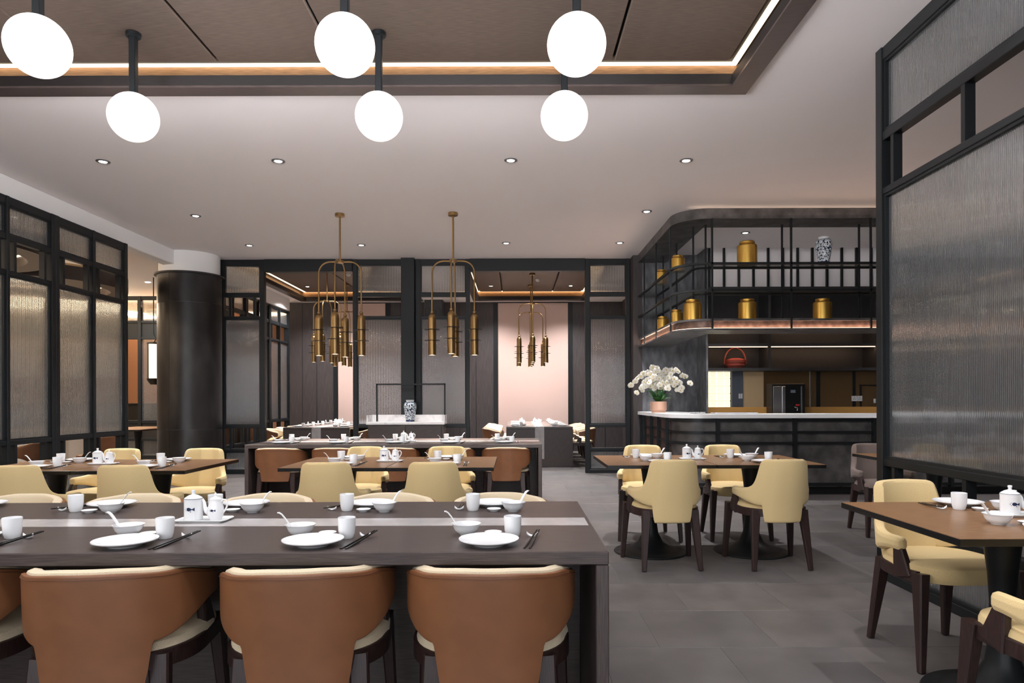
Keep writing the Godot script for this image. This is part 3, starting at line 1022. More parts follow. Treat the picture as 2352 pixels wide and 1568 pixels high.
func build_sideboard() -> void:
	var t := thing("sideboard", "dark wood sideboard with white marble top before the screen", "sideboard", Vector3.ZERO)
	var x0 := -2.42
	var x1 := -1.146
	part("carcass", MB.new().edges(x0 + 0.02, x1 - 0.02, 0.06, 0.85, 11.07, 11.43), M.veneer, t)
	part("plinth", MB.new().edges(x0 + 0.05, x1 - 0.05, 0.0, 0.06, 11.1, 11.42), M.black_metal, t)
	for k in 2:
		var a := x0 + 0.05 + 0.59 * k
		part("drawer_front", MB.new().edges(a, a + 0.58, 0.56, 0.83, 11.05, 11.07, 0.003), M.veneer, t)
		part("door", MB.new().edges(a, a + 0.58, 0.08, 0.54, 11.05, 11.07, 0.003), M.veneer, t)
	part("marble_top", MB.new().edges(x0, x1, 0.852, 0.895, 11.02, 11.45, 0.004), M.marble, t)
	part("upstand", MB.new().edges(x0 + 0.0, x1, 0.895, 1.005, 11.425, 11.445, 0.002), M.marble, t)
	for x in [x0, x1 - 0.02]:
		part("upstand", MB.new().edges(x, x + 0.02, 0.895, 1.005, 11.06, 11.424, 0.002), M.marble, t)
	part("rail_frame", MB.new().edges(x0 + 0.09, x0 + 0.115, 0.895, 1.53, 11.39, 11.415).edges(x1 - 0.045, x1 - 0.02, 0.895, 1.53, 11.39, 11.415).edges(x0 + 0.09, x1 - 0.02, 1.505, 1.53, 11.39, 11.415), M.black_metal, t)
	vase("blue and white porcelain vase on the marble sideboard", V(-1.735, 0.895, 11.23), 0.98)


# ---------------------------------------------------------------- lamps

func build_lamps() -> void:
	# opal globes on square black stems
	var white := rgb(250, 250, 255)
	var gx := [-2.69, -0.955, 0.354]
	var side := ["left", "middle", "right"]
	for row in 5:
		var d: float = 4.8 - 0.96 * row
		for k in 3:
			var seen_ := row < 2
			var lb := "%s opal glass globe lamp in the %s row, on a black stem" % [side[k], "far" if row == 0 else "near"] if seen_ else "%s opal globe lamp above the viewer, %s row from the far end" % [side[k], ["first", "second", "third", "fourth", "fifth"][row]]
			var t := thing("globe_pendant", lb, "lamp", V(gx[k], 3.245, d), 0.0, "opal globe lamps" if seen_ else "opal globe lamps above the viewer")
			var ball := MB.new()
			var prof := []
			for i in 25:
				var a := -PI / 2 + PI * i / 24
				prof.append(Vector2(maxf(0.0, cos(a)) * 0.167, sin(a) * 0.167))
			part("globe_light", cached("globe", func(): return MB.new().lathe(prof, 48)), M.globe_light, t)
			part("stem", cached("globe_stem", func(): return MB.new().box(Vector3(0, 0.375, 0), Vector3(0.046, 0.44, 0.046), 0.004)), M.black_metal, t)
			part("canopy", cached("globe_canopy", func(): return MB.new().cyl(Vector3(0, 0.58, 0), 0.05, 0.03, 28, 0.004)), M.black_metal, t)
			omni(Vector3.ZERO, white, 1.0, 0.16, t)
	# recessed downlights
	var rows := [[-4.13, 6.82], [-2.37, 6.82], [-0.035, 6.82], [1.73, 6.84], [-4.14, 8.82], [1.69, 8.68], [-4.1, 10.5], [-2.37, 10.5], [-0.128, 10.4], [1.61, 10.4], [3.33, 9.8]]
	var words := ["near row, first from the left", "near row, second from the left", "near row, third from the left", "near row, at the right", "middle row, at the left", "middle row, at the right by the bar", "far row, above the round column side", "far row, left of the brass lamps", "far row, between the right brass lamp and bar", "far row, nearest the bar corner", "behind the hanging rack"]
	var ring := MB.new().lathe([Vector2(0.05, 0.004), Vector2(0.05, -0.006), Vector2(0.062, -0.004), Vector2(0.066, 0.0), Vector2(0.066, 0.004), Vector2(0.05, 0.004)], 28).mesh()
	var cone := MB.new().lathe([Vector2(0.026, 0.003), Vector2(0.05, 0.003), Vector2(0.05, -0.005), Vector2(0.036, -0.001), Vector2(0.026, 0.0), Vector2(0.026, 0.003)], 24).mesh()
	var lens := MB.new().lathe([Vector2(0, 0.003), Vector2(0.038, 0.003), Vector2(0.038, -0.003), Vector2(0.02, -0.006), Vector2(0, -0.006)], 20).mesh()
	var hidden := [[2.15, 3.3], [2.15, 1.4], [-5.05, 4.6], [-5.05, 2.6], [5.6, 7.9], [4.4, 5.4], [6.2, 9.8], [7.4, 7.9]]  # unseen downlights added to brighten right table, left aisle and bar front
	for k in rows.size() + hidden.size():
		var shown := k < rows.size()
		var p: Array = rows[k] if shown else hidden[k - rows.size()]
		var t := thing("recessed_downlight", ("small recessed ceiling downlight, " + words[k]) if shown else "added ceiling downlight outside the picture, " + ["over the right edge table", "behind the right edge table", "left aisle, far one", "left aisle, near one", "before the bar behind the right screen", "behind the right screen", "inside the bar at right", "before the right end of the bar"][k - rows.size()], "downlight", V(p[0], CEIL - 0.004, p[1]), 0.0, "recessed downlights" if shown else "added unseen downlights")
		part("ring", ring, M.chrome_ring, t)
		part("reflector", cone, M.steel, t)
		part("lens_light", lens, M.downlight_glow, t)
		spot(Vector3(0, -0.012, 0), rgb(252, 250, 252), 10.0 if shown else (3.5 if p[0] < 3.0 and p[0] > 0.0 else 6.0), 40.0, 0.04, t)
	for p in [[-4.7, 15.4, "left alcove, far left"], [-2.75, 15.4, "left alcove, far right"], [-0.54, 15.4, "right alcove, far left"], [1.27, 15.4, "right alcove, far right"], [-3.7, 13.0, "left alcove, near"], [0.4, 13.0, "right alcove, near"]]:
		var t := thing("recessed_downlight", "tiny downlight in the veneer ceiling, " + p[2], "downlight", V(p[0], 3.836, p[1]), 0.0, "alcove downlights")
		part("ring", ring, M.chrome_ring, t)
		part("reflector", cone, M.steel, t)
		part("lens_light", lens, M.downlight_glow, t)
		spot(Vector3(0, -0.012, 0), rgb(252, 250, 252), 14.0, 62.0, 0.04, t)
	# brass four-armed lamps: [x, d, ceiling, turn, label]
	brass_lamp(-2.25, 8.75, CEIL, 0.02, "left brass four-armed pendant lamp in the main room")
	brass_lamp(-0.79, 8.72, CEIL, 0.0, "right brass four-armed pendant lamp in the main room")
	brass_lamp(-3.73, 13.5, 3.84, -0.05, "brass pendant lamp in the left alcove, partly hidden")
	brass_lamp(-3.73, 15.1, 3.84, 0.0, "rearmost brass pendant lamp in the left alcove")
	brass_lamp(0.36, 13.9, 3.84, 0.0, "nearer brass pendant lamp in the right alcove")
	brass_lamp(0.36, 15.3, 3.84, 0.03, "farther brass pendant lamp in the right alcove")
	# smoke detectors
	for p in [[-3.4, 13.9, "left"], [0.5, 14.6, "right"]]:
		single("smoke_detector", MB.new().lathe([Vector2(0, 0), Vector2(0.055, 0), Vector2(0.055, -0.02), Vector2(0.035, -0.045), Vector2(0, -0.048)], 24), M.plastic_white, "round white smoke detector on the %s alcove ceiling" % p[2], "detector", "smoke detectors").position = V(p[0], 3.84, p[1])


func brass_lamp(x: float, d: float, top: float, turn: float, label: String) -> void:
	var t := thing("brass_pendant", label, "lamp", V(x, 0, d), turn, "brass pendant lamps")
	var hub := 3.03 + (top - CEIL)
	part("canopy", MB.new().cyl(Vector3(0, top - 0.02, 0), 0.062, 0.04, 28, 0.004), M.brass, t)
	part("rod", MB.new().cyl(Vector3(0, (top + hub) / 2, 0), 0.0125, top - hub, 14), M.brass, t)
	part("hub", cached("lamp_hub", func(): return MB.new().cyl(Vector3.ZERO, 0.05, 0.036, 28, 0.005)), M.brass, t).position.y = hub
	var r := 0.272
	var path := [Vector3(0.03, 0, 0)]
	for k in 9:
		var a := PI / 2 * k / 8
		path.append(Vector3(r - 0.15 + 0.15 * sin(a), -0.15 + 0.15 * cos(a), 0))
	path.append(Vector3(r, -0.64, 0))
	var arm := cached("lamp_arm", func(): return MB.new().tube(path, 0.0105, 10))
	var cyl := cached("lamp_cyl", func(): return MB.new().lathe([Vector2(0.044, -0.53), Vector2(0.05, -0.53), Vector2(0.05, -0.06), Vector2(0.045, -0.03), Vector2(0.03, -0.008), Vector2(0.012, 0.0), Vector2(0, 0.0), Vector2(0, -0.02), Vector2(0.03, -0.03), Vector2(0.044, -0.06), Vector2(0.044, -0.53)], 28))
	var ball := cached("lamp_ball", func():
		var pr := []
		for i in 11:
			var a := -PI / 2 + PI * i / 10
			pr.append(Vector2(maxf(0.0, cos(a)) * 0.024, sin(a) * 0.024))
		return MB.new().lathe(pr, 18))
	var disc := cached("lamp_disc", func(): return MB.new().lathe([Vector2(0.05, -0.002), Vector2(0.1, -0.0015), Vector2(0.1, 0.0015), Vector2(0.05, 0.002), Vector2(0.05, -0.002)], 32))
	var bulb := cached("lamp_bulb", func(): return MB.new().cyl(Vector3.ZERO, 0.036, 0.012, 18))
	for k in 4:
		var a := PI / 2 * k
		var o := part("arm", arm, M.brass, t)
		o.position.y = hub
		o.rotation.y = a
		var at := Vector3(cos(a) * r, hub - 0.66, -sin(a) * r)
		part("ball", ball, M.brass, t).position = at
		var c := part("shade", cyl, M.brass, t)
		c.position = at - Vector3(0, 0.018, 0)
		for y in [-0.2, -0.34]:
			part("disc", disc, M.black_metal, c).position.y = y
		part("bulb_light", bulb, M.downlight_glow, c).position.y = -0.521
		spot(at - Vector3(0, 0.539, 0), rgb(255, 246, 236), 4.5, 40.0, 0.03, t)


# ---------------------------------------------------------------- chairs

func ramp(x: float, a: float, b: float) -> float:
	var u := clampf((x - a) / (b - a), 0.0, 1.0)
	return u * u * (3.0 - 2.0 * u)


# point of the tub's plan at angle a (degrees from the back) and height h, moved inwards by o
func tub(a: float, h: float, o: float, rx: float, rz: float, lean: float) -> Vector3:
	var s := signf(a)
	var b := absf(a)
	var q: Vector3
	var n: Vector3
	if b <= 90.0:
		var r := deg_to_rad(b)
		q = Vector3(rx * pow(sin(r), 0.86), h, -rz * pow(cos(r), 0.9))
		n = Vector3(sin(r), 0, -cos(r))
	else:
		q = Vector3(rx, h, deg_to_rad(b - 90.0) * rz)
		n = Vector3(1, 0, 0)
	q.z -= lean * maxf(0.0, h - 0.42) * clampf(cos(deg_to_rad(minf(b, 90.0))), 0.0, 1.0)
	q -= n * o
	q.x *= s if b > 0.0 else 1.0
	return q


# upper edge of the tall chair's shell at half-width x: flat, a round corner, an upright flank, then a sweep out to the arm
func yellow_top(x: float) -> float:
	var line := [[0.0, 0.814], [0.14, 0.811], [0.158, 0.806], [0.168, 0.798], [0.174, 0.785], [0.179, 0.76], [0.186, 0.715], [0.195, 0.668], [0.205, 0.635], [0.218, 0.612], [0.235, 0.597], [0.262, 0.585], [0.3, 0.58]]
	for i in line.size() - 1:
		if x <= line[i + 1][0]:
			return lerpf(line[i][1], line[i + 1][1], (x - line[i][0]) / (line[i + 1][0] - line[i][0]))
	return 0.58


# a curved shell between insets o1 and o2: low(a) and high(a) give its lower and upper edge
func shell(low: Callable, high: Callable, o1: float, o2: float, rx: float, rz: float, lean: float, stop: float) -> MB:
	var rings := []
	var angles := []
	var n := 136
	for i in n + 1:
		angles.append(lerpf(-stop, stop, float(i) / n))
	for a in angles:
		var e := clampf((stop - absf(a)) / 6.0, 0.0, 1.0)
		e = sqrt(1.0 - (1.0 - e) * (1.0 - e))
		var lo: float = low.call(absf(a))
		var hi: float = high.call(absf(a))
		var mid := (lo + hi) / 2
		lo = lerpf(mid, lo, 0.6 + 0.4 * e)
		hi = lerpf(mid, hi, 0.6 + 0.4 * e)
		var oc := (o1 + o2) / 2
		var p1 := lerpf(oc, o1, 0.3 + 0.7 * e)
		var p2 := lerpf(oc, o2, 0.3 + 0.7 * e)
		var th := p2 - p1
		var ring := PackedVector3Array()
		var c := minf(th * 0.42, 0.02)
		for k in 7:
			ring.append(tub(a, lerpf(lo + c, hi - c, k / 6.0), p1, rx, rz, lean))
		ring.append(tub(a, hi - c * 0.3, p1 + th * 0.14, rx, rz, lean))
		ring.append(tub(a, hi, p1 + th * 0.5, rx, rz, lean))
		ring.append(tub(a, hi - c * 0.3, p2 - th * 0.14, rx, rz, lean))
		for k in 7:
			ring.append(tub(a, lerpf(hi - c, lo + c, k / 6.0), p2, rx, rz, lean))
		ring.append(tub(a, lo + c * 0.3, p2 - th * 0.14, rx, rz, lean))
		ring.append(tub(a, lo, p1 + th * 0.5, rx, rz, lean))
		ring.append(tub(a, lo + c * 0.3, p1 + th * 0.14, rx, rz, lean))
		rings.append(ring)
	return MB.new().loft(rings)


func seat_cushion() -> MB:
	var rings := []
	for s in [[0.395, 0.9], [0.4, 0.97], [0.42, 1.0], [0.45, 1.0], [0.468, 0.975], [0.478, 0.9], [0.482, 0.6], [0.483, 0.2]]:
		var r := PackedVector3Array()
		for k in 40:
			var a := TAU * k / 40
			var c := cos(a)
			var n := sin(a)
			var ex := 0.62 if n > 0 else 0.85
			var x := signf(c) * pow(absf(c), ex) * 0.238
			var z := signf(n) * pow(absf(n), ex) * 0.238
			r.append(Vector3(x * s[1] * (1.04 if n > 0 else 1.0), s[0], z * s[1] + 0.005 + 0.03 * maxf(0.0, n)))
		rings.append(r)
	return MB.new().loft(rings)


func chair_frame(t: Node3D, rx: float, rz: float) -> void:
	# curved apron under the seat
	var rings := []
	for i in 41:
		var a := lerpf(-128.0, 128.0, i / 40.0)
		var ring := PackedVector3Array()
		for q in [[0.388, 0.012], [0.44, 0.012], [0.444, 0.018], [0.444, 0.04], [0.388, 0.04]]:
			ring.append(tub(a, q[0], q[1], rx, rz, 0.0))
		rings.append(ring)
	part("apron", MB.new().loft(rings), M.walnut, t)
	for s in [-1.0, 1.0]:
		part("leg", MB.new().bar(Vector3(s * 0.175, 0.43, -0.175), Vector3(s * 0.208, 0.004, -0.235), Vector2(0.066, 0.046), Vector2(0.032, 0.03)), M.walnut, t)
		part("leg", MB.new().bar(Vector3(s * 0.24, 0.44, 0.185), Vector3(s * 0.265, 0.004, 0.222), Vector2(0.05, 0.07), Vector2(0.032, 0.03)), M.walnut, t)
		part("arm_support", MB.new().bar(Vector3(s * 0.242, 0.4, 0.075), Vector3(s * 0.24, 0.54, 0.035), Vector2(0.034, 0.12), Vector2(0.03, 0.055)), M.walnut, t)


var yellow_chair: Node3D
var tub_chair: Node3D
var grey_chair: Node3D


func make_chairs() -> void:
	yellow_chair = Node3D.new()
	var hi := func(a: float) -> float: return yellow_top(0.265 * pow(sin(deg_to_rad(minf(a, 90.0))), 0.86))
	var lo := func(a: float) -> float: return lerpf(0.346, 0.468, ramp(a, 26.5, 32.0)) + 0.048 * ramp(a, 32.0, 95.0)
	var sh := shell(lo, hi, 0.0, 0.05, 0.265, 0.262, 0.17, 106.0).mesh()
	part("shell", sh, M.yellow_cloth, yellow_chair)
	var cu := seat_cushion().mesh()
	part("seat", cu, M.yellow_cloth, yellow_chair)
	chair_frame(yellow_chair, 0.262, 0.252)
	grey_chair = yellow_chair.duplicate()
	for o in grey_chair.get_children():
		if o.name in ["shell", "seat"]:
			o.set_surface_override_material(0, M.grey_cloth)
	tub_chair = Node3D.new()
	hi = func(a: float) -> float: return 0.712 - 0.012 * ramp(a, 10.0, 50.0) - 0.05 * ramp(a, 50.0, 104.0)
	lo = func(a: float) -> float: return lerpf(0.346, 0.482, ramp(a, 28.0, 35.0)) + 0.085 * ramp(a, 33.0, 92.0)
	part("leather_back", shell(lo, hi, 0.0, 0.018, 0.284, 0.262, 0.1, 104.0), M.leather, tub_chair)
	var line := []
	for i in 61:
		var a := lerpf(-96.0, 96.0, i / 60.0)
		line.append(tub(a, hi.call(absf(a)) - 0.012, -0.0005, 0.284, 0.262, 0.1))
	part("stitching", MB.new().tube(line, 0.0022, 5), M.leather_seam, tub_chair)
	var hi2 := func(a: float) -> float: return hi.call(a) + 0.011
	var lo2 := func(a: float) -> float: return maxf(0.482, lo.call(a) + 0.006)
	part("inner_pad", shell(lo2, hi2, 0.012, 0.064, 0.284, 0.262, 0.1, 103.0), M.beige_cloth, tub_chair)
	part("seat", cu, M.beige_cloth, tub_chair).scale.x = 1.06
	chair_frame(tub_chair, 0.276, 0.252)


# ---------------------------------------------------------------- tables

func long_table(label: String, at: Vector3, turn: float, l: float, w: float, drape: bool) -> void:
	var t := thing("long_table", label, "table", at, turn, "long veneer tables")
	part("table_top", MB.new().box(Vector3(0, 0.7285, 0), Vector3(l, 0.043, w), 0.003), M.veneer, t)
	for s in [-1, 1]:
		part("end_panel", MB.new().box(Vector3(s * (l / 2 - 0.021), 0.353, 0), Vector3(0.042, 0.706, w), 0.003), M.veneer_upright, t)
	part("spine_panel", MB.new().box(Vector3(0, 0.38, 0), Vector3(l - 0.09, 0.64, 0.03)), M.veneer, t)
	part("stone_runner", MB.new().box(Vector3(0, 0.7486, 0), Vector3(l - 0.03, 0.004, 0.17)), M.runner_stone, t)
	if drape:
		for s in [-1, 1]:
			part("runner_drop", MB.new().box(Vector3(s * (l / 2 + 0.002), 0.452, 0), Vector3(0.006, 0.6, 0.17)), M.runner_stone, t)


func small_table(label: String, x: float, d: float, w: float, dep: float) -> void:
	var t := thing("pedestal_table", label, "table", V(x, 0, d), 0.0, "small pedestal tables")
	part("table_top", MB.new().box(Vector3(0, 0.7485, 0), Vector3(w - 0.004, 0.003, dep - 0.004)), M.laminate, t)
	part("edge_band", MB.new().box(Vector3(0, 0.7355, 0), Vector3(w, 0.025, dep), 0.001), M.lacquer, t)
	part("pedestal", cached("pedestal", func(): return MB.new().lathe([Vector2(0, 0.722), Vector2(0.085, 0.722), Vector2(0.07, 0.66), Vector2(0.053, 0.52), Vector2(0.046, 0.4), Vector2(0.05, 0.26), Vector2(0.064, 0.16), Vector2(0.1, 0.085), Vector2(0.16, 0.045), Vector2(0.22, 0.028), Vector2(0, 0.026)], 40)), M.black_metal, t)
	part("base", cached("pedestal_base", func(): return MB.new().lathe([Vector2(0, 0), Vector2(0.29, 0), Vector2(0.295, 0.006), Vector2(0.29, 0.013), Vector2(0.2, 0.031), Vector2(0, 0.033)], 56)), M.black_metal, t)


# ---------------------------------------------------------------- tableware

func ware(kind: String) -> ArrayMesh:
	return cached(kind, func() -> MB:
		match kind:
			"plate":
				return MB.new().lathe([Vector2(0, 0), Vector2(0.054, 0), Vector2(0.058, 0.004), Vector2(0.098, 0.016), Vector2(0.102, 0.019), Vector2(0.102, 0.0215), Vector2(0.098, 0.021), Vector2(0.066, 0.011), Vector2(0.058, 0.007), Vector2(0, 0.007)], 48)
			"bowl":
				return MB.new().lathe([Vector2(0, 0), Vector2(0.027, 0), Vector2(0.029, 0.005), Vector2(0.042, 0.013), Vector2(0.05, 0.026), Vector2(0.0545, 0.039), Vector2(0.0595, 0.0445), Vector2(0.0608, 0.0465), Vector2(0.058, 0.0465), Vector2(0.0515, 0.039), Vector2(0.047, 0.027), Vector2(0.038, 0.015), Vector2(0.022, 0.0095), Vector2(0, 0.007)], 36)
			"cup":
				return MB.new().lathe([Vector2(0, 0), Vector2(0.024, 0), Vector2(0.027, 0.003), Vector2(0.032, 0.022), Vector2(0.0345, 0.05), Vector2(0.0355, 0.081), Vector2(0.0345, 0.083), Vector2(0.033, 0.081), Vector2(0.031, 0.05), Vector2(0.027, 0.015), Vector2(0, 0.01)], 32)
			"saucer":
				return MB.new().lathe([Vector2(0, 0), Vector2(0.02, 0), Vector2(0.022, 0.003), Vector2(0.034, 0.011), Vector2(0.036, 0.014), Vector2(0.0345, 0.0145), Vector2(0.022, 0.007), Vector2(0, 0.006)], 28)
			"rest":
				# a small dish-like block with two raised ends
				var rings := []
				for i in 9:
					var u := i / 8.0 * 2.0 - 1.0
					var y := 0.005 + 0.011 * u * u
					var r := 0.0085 * sqrt(maxf(0.08, 1.0 - pow(absf(u), 4.0)))
					var ring := PackedVector3Array()
					for k in 10:
						var a := TAU * k / 10
						ring.append(Vector3(u * 0.023 + 0.0, y + sin(a) * (0.0045 + 0.002 * u * u), cos(a) * r))
					rings.append(ring)
				return MB.new().loft(rings)
			"stick":
				return MB.new().bar(Vector3(0, 0, 0.12), Vector3(0, 0, -0.12), Vector2(0.0075, 0.0075), Vector2(0.0045, 0.0045), Vector3.RIGHT, 0.0012)
			"spoon":
				# deep spoon: oval bowl at the origin, handle rising toward -x
				var rings := []
				var path := [[0.034, 0.014, 0.004], [0.03, 0.0095, 0.012], [0.018, 0.006, 0.019], [0.002, 0.006, 0.02], [-0.014, 0.011, 0.015], [-0.026, 0.021, 0.009], [-0.042, 0.042, 0.008], [-0.056, 0.063, 0.0085], [-0.067, 0.077, 0.009], [-0.076, 0.083, 0.0085], [-0.083, 0.083, 0.005]]
				for i in path.size():
					var a: Array = path[maxi(i - 1, 0)]
					var b: Array = path[mini(i + 1, path.size() - 1)]
					var dir := Vector2(b[0] - a[0], b[1] - a[1]).normalized()
					var up := Vector2(dir.y, -dir.x)
					var ring := PackedVector3Array()
					var w: float = path[i][2]
					var dip := 0.5 if i < 5 else 0.25
					for k in 12:
						var q := -1.0 + 2.0 * (k / 5.0 if k < 6 else (11 - k) / 5.0)
						var e := (1.0 - q * q) * w * dip
						var off := -e if k < 6 else -e + 0.003
						ring.append(Vector3(path[i][0] + up.x * off, path[i][1] + up.y * off + 0.004, q * w))
					rings.append(ring)
				return MB.new().loft(rings)
		return MB.new())


func put(kind: String, called: String, m: Material, label: String, category: String, group: String, at: Transform3D) -> void:
	var o := part(numbered(called), ware(kind), m, self)
	o.transform = at.scaled_local(Vector3.ONE * (1.0 if kind in ["plate", "stick"] else 0.89))
	tag(o, label, category, group)


# one place setting: base is the plate's centre on the table, the diner sits on the +z side of it
func setting(where: String, table: String, at: Vector3, turn: float, full := true, skip: Array = []) -> void:
	var b := Transform3D(Basis(Vector3.UP, turn), at)
	var tail := "%s, %s" % [where, table]
	var j := func(s: float) -> float: return rng.randf_range(-s, s)
	var g := "tableware on the " + table
	if not "plate" in skip:
		put("plate", "dinner_plate", M.china, "white plate, " + tail, "plate", g, b)
	var bowl := Vector3(-0.088 + j.call(0.01), 0, -0.162 + j.call(0.01))
	put("bowl", "rice_bowl", M.china, "white bowl, " + tail, "bowl", g, b * Transform3D(Basis(), bowl))
	put("spoon", "soup_spoon", M.china, "white spoon, " + tail, "spoon", g, b * Transform3D(Basis(Vector3.UP, j.call(0.2) + (0.15 if turn == 0.0 else 0.4)), bowl + Vector3(-0.006, 0.007, 0)))
	put("cup", "tea_cup", M.china, "white cup, " + tail, "cup", g, b * Transform3D(Basis(), Vector3(0.08 + j.call(0.008), 0, -0.12 + j.call(0.012))))
	if full:
		put("saucer", "sauce_dish", M.china, "small white dish, " + tail, "dish", g, b * Transform3D(Basis(), Vector3(0.002 + j.call(0.008), 0, -0.158 + j.call(0.006))))
		var a: float = -0.12 + j.call(0.14)
		var rest := Vector3(0.15, 0, -0.12)
		put("rest", "chopstick_rest", M.china, "white chopstick rest, " + tail, "chopstick rest", g, b * Transform3D(Basis(Vector3.UP, a), rest))
		for k in 2:
			var bs := Basis(Vector3.UP, a + 0.02 * (k * 2 - 1)) * Basis(Vector3.RIGHT, 0.075)
			put("stick", "chopstick", M.lacquer, "%s black chopstick, %s" % [["left", "right"][k], tail], "chopstick", g, b * Transform3D(bs, rest + Vector3(0.0065 * (k * 2 - 1), 0.0085, 0.075)))


# printed fish: columns of (along, lower, upper) wrapped round a radius
func fish(r: float, y: float, s: float) -> MB:
	var mb := MB.new()
	var at := func(u: float, v: float) -> Vector3: return Vector3(sin(u * s / r), 0, cos(u * s / r)) * (r + 0.0006) + Vector3(0, y + v * s, 0)
	var shapes := [
		[[-0.5, -0.02, 0.02], [-0.44, -0.17, 0.19], [-0.32, -0.26, 0.29], [-0.16, -0.3, 0.33], [0.02, -0.28, 0.3], [0.18, -0.2, 0.22], [0.36, -0.08, 0.08], [0.5, -0.1, 0.1], [0.66, -0.2, 0.2], [0.8, -0.28, 0.29], [0.86, -0.3, 0.32], [0.84, -0.02, 0.02]],
		[[-0.86, 0.0, 0.02], [-0.78, -0.06, 0.1], [-0.7, 0.0, 0.02]],
		[[-0.68, 0.2, 0.22], [-0.6, 0.15, 0.3], [-0.54, 0.2, 0.22]],
		[[-0.7, -0.22, -0.2], [-0.63, -0.3, -0.14], [-0.55, -0.25, -0.23]],
		[[0.1, -0.38, -0.36], [0.2, -0.5, -0.28], [0.3, -0.43, -0.41]]]
	for sh in shapes:
		for i in sh.size() - 1:
			var p: Array = sh[i]
			var q: Array = sh[i + 1]
			mb.quad(at.call(p[0], p[2]), at.call(q[0], q[2]), at.call(q[0], q[1]), at.call(p[0], p[1]))
	return mb


func tea_set(table: String, at: Vector3, turn := 0.0) -> void:
	var b := Transform3D(Basis(Vector3.UP, turn), at)
	var g := "tea sets"
	# oblong tray with a raised rim
	if not kept.has("tea_tray"):
		var outer := func(h: float, k: float, y: float) -> PackedVector3Array:
			var r := PackedVector3Array()
			var w := 0.115 * k
			var dd := 0.066 * h
			for q in [[-1, -0.7], [-0.88, -1], [0.88, -1], [1, -0.7], [1, 0.7], [0.88, 1], [-0.88, 1], [-1, 0.7]]:
				r.append(Vector3(q[0] * w, y, q[1] * dd))
			return r
		kept["tea_tray"] = MB.new().loft([outer.call(0.8, 0.88, 0.0), outer.call(1.0, 1.0, 0.0115), outer.call(0.97, 0.985, 0.013), outer.call(0.82, 0.9, 0.006), outer.call(0.4, 0.5, 0.0055)]).mesh()
	var tr := part(numbered("tea_tray"), kept["tea_tray"], M.china, self)
	tr.transform = b.scaled_local(Vector3.ONE * 0.9)
	tag(tr, "white oblong tray under the tea set on the " + table, "tray", g)
	var c := thing("tea_canister", "white lidded jar with blue fish print on the " + table, "jar", b * Vector3(-0.046, 0.0053, 0), turn, g)
	c.scale = Vector3.ONE * 0.89
	part("jar", cached("jar", func(): return MB.new().lathe([Vector2(0, 0), Vector2(0.037, 0), Vector2(0.0395, 0.003), Vector2(0.04, 0.03), Vector2(0.04, 0.088), Vector2(0.0412, 0.093), Vector2(0.0412, 0.0965), Vector2(0, 0.0965)], 36)), M.china, c)
	part("blue_line", cached("jar_line", func(): return MB.new().lathe([Vector2(0.0405, 0.0965), Vector2(0.0418, 0.0965), Vector2(0.0418, 0.0985), Vector2(0.0405, 0.0985), Vector2(0.0405, 0.0965)], 36)), M.ink, c)
	part("lid", cached("jar_lid", func(): return MB.new().lathe([Vector2(0, 0.0965), Vector2(0.0408, 0.0968), Vector2(0.036, 0.102), Vector2(0.022, 0.111), Vector2(0.0085, 0.116), Vector2(0.007, 0.121), Vector2(0.0095, 0.13), Vector2(0.0095, 0.134), Vector2(0.006, 0.136), Vector2(0, 0.136)], 30)), M.china, c)
	part("fish_print", cached("jar_fish", func(): return fish(0.0401, 0.052, 0.026)), M.ink, c)
	var p := thing("tea_pot", "white teapot with blue fish print on the " + table, "teapot", b * Vector3(0.044, 0.0053, 0), turn, g)
	p.scale = Vector3.ONE * 0.89
	part("pot", cached("pot", func(): return MB.new().lathe([Vector2(0, 0), Vector2(0.026, 0), Vector2(0.027, 0.006), Vector2(0.0345, 0.022), Vector2(0.037, 0.038), Vector2(0.033, 0.06), Vector2(0.0275, 0.078), Vector2(0.0265, 0.09), Vector2(0.0275, 0.0935), Vector2(0, 0.0935)], 32)), M.china, p)
	part("lid", cached("pot_lid", func(): return MB.new().lathe([Vector2(0, 0.0935), Vector2(0.0265, 0.094), Vector2(0.02, 0.101), Vector2(0.007, 0.105), Vector2(0.0045, 0.109), Vector2(0.0065, 0.114), Vector2(0.004, 0.121), Vector2(0, 0.125)], 26)), M.china, p)
	part("spout", cached("spout", func(): return MB.new().tube([Vector3(-0.026, 0.03, 0), Vector3(-0.042, 0.04, 0), Vector3(-0.049, 0.058, 0), Vector3(-0.052, 0.08, 0), Vector3(-0.06, 0.095, 0)], [0.014, 0.0115, 0.0085, 0.0065, 0.0045], 12)), M.china, p)
	part("handle", cached("pot_handle", func(): return MB.new().tube([Vector3(0.025, 0.082, 0), Vector3(0.034, 0.092, 0), Vector3(0.046, 0.091, 0), Vector3(0.054, 0.078, 0), Vector3(0.052, 0.06, 0), Vector3(0.043, 0.043, 0), Vector3(0.034, 0.032, 0)], 0.0042, 8)), M.china, p)
	part("fish_print", cached("pot_fish", func(): return fish(0.0362, 0.046, 0.0165)), M.ink, p)


# ---------------------------------------------------------------- laid tables

const NTH := ["first", "second", "third", "fourth", "fifth", "sixth"]


func chair(proto: Node3D, label: String, category_group: String, x: float, d: float, turn: float) -> void:
	copy(proto, "armchair", label, "chair", V(x, 0, d), turn, category_group)


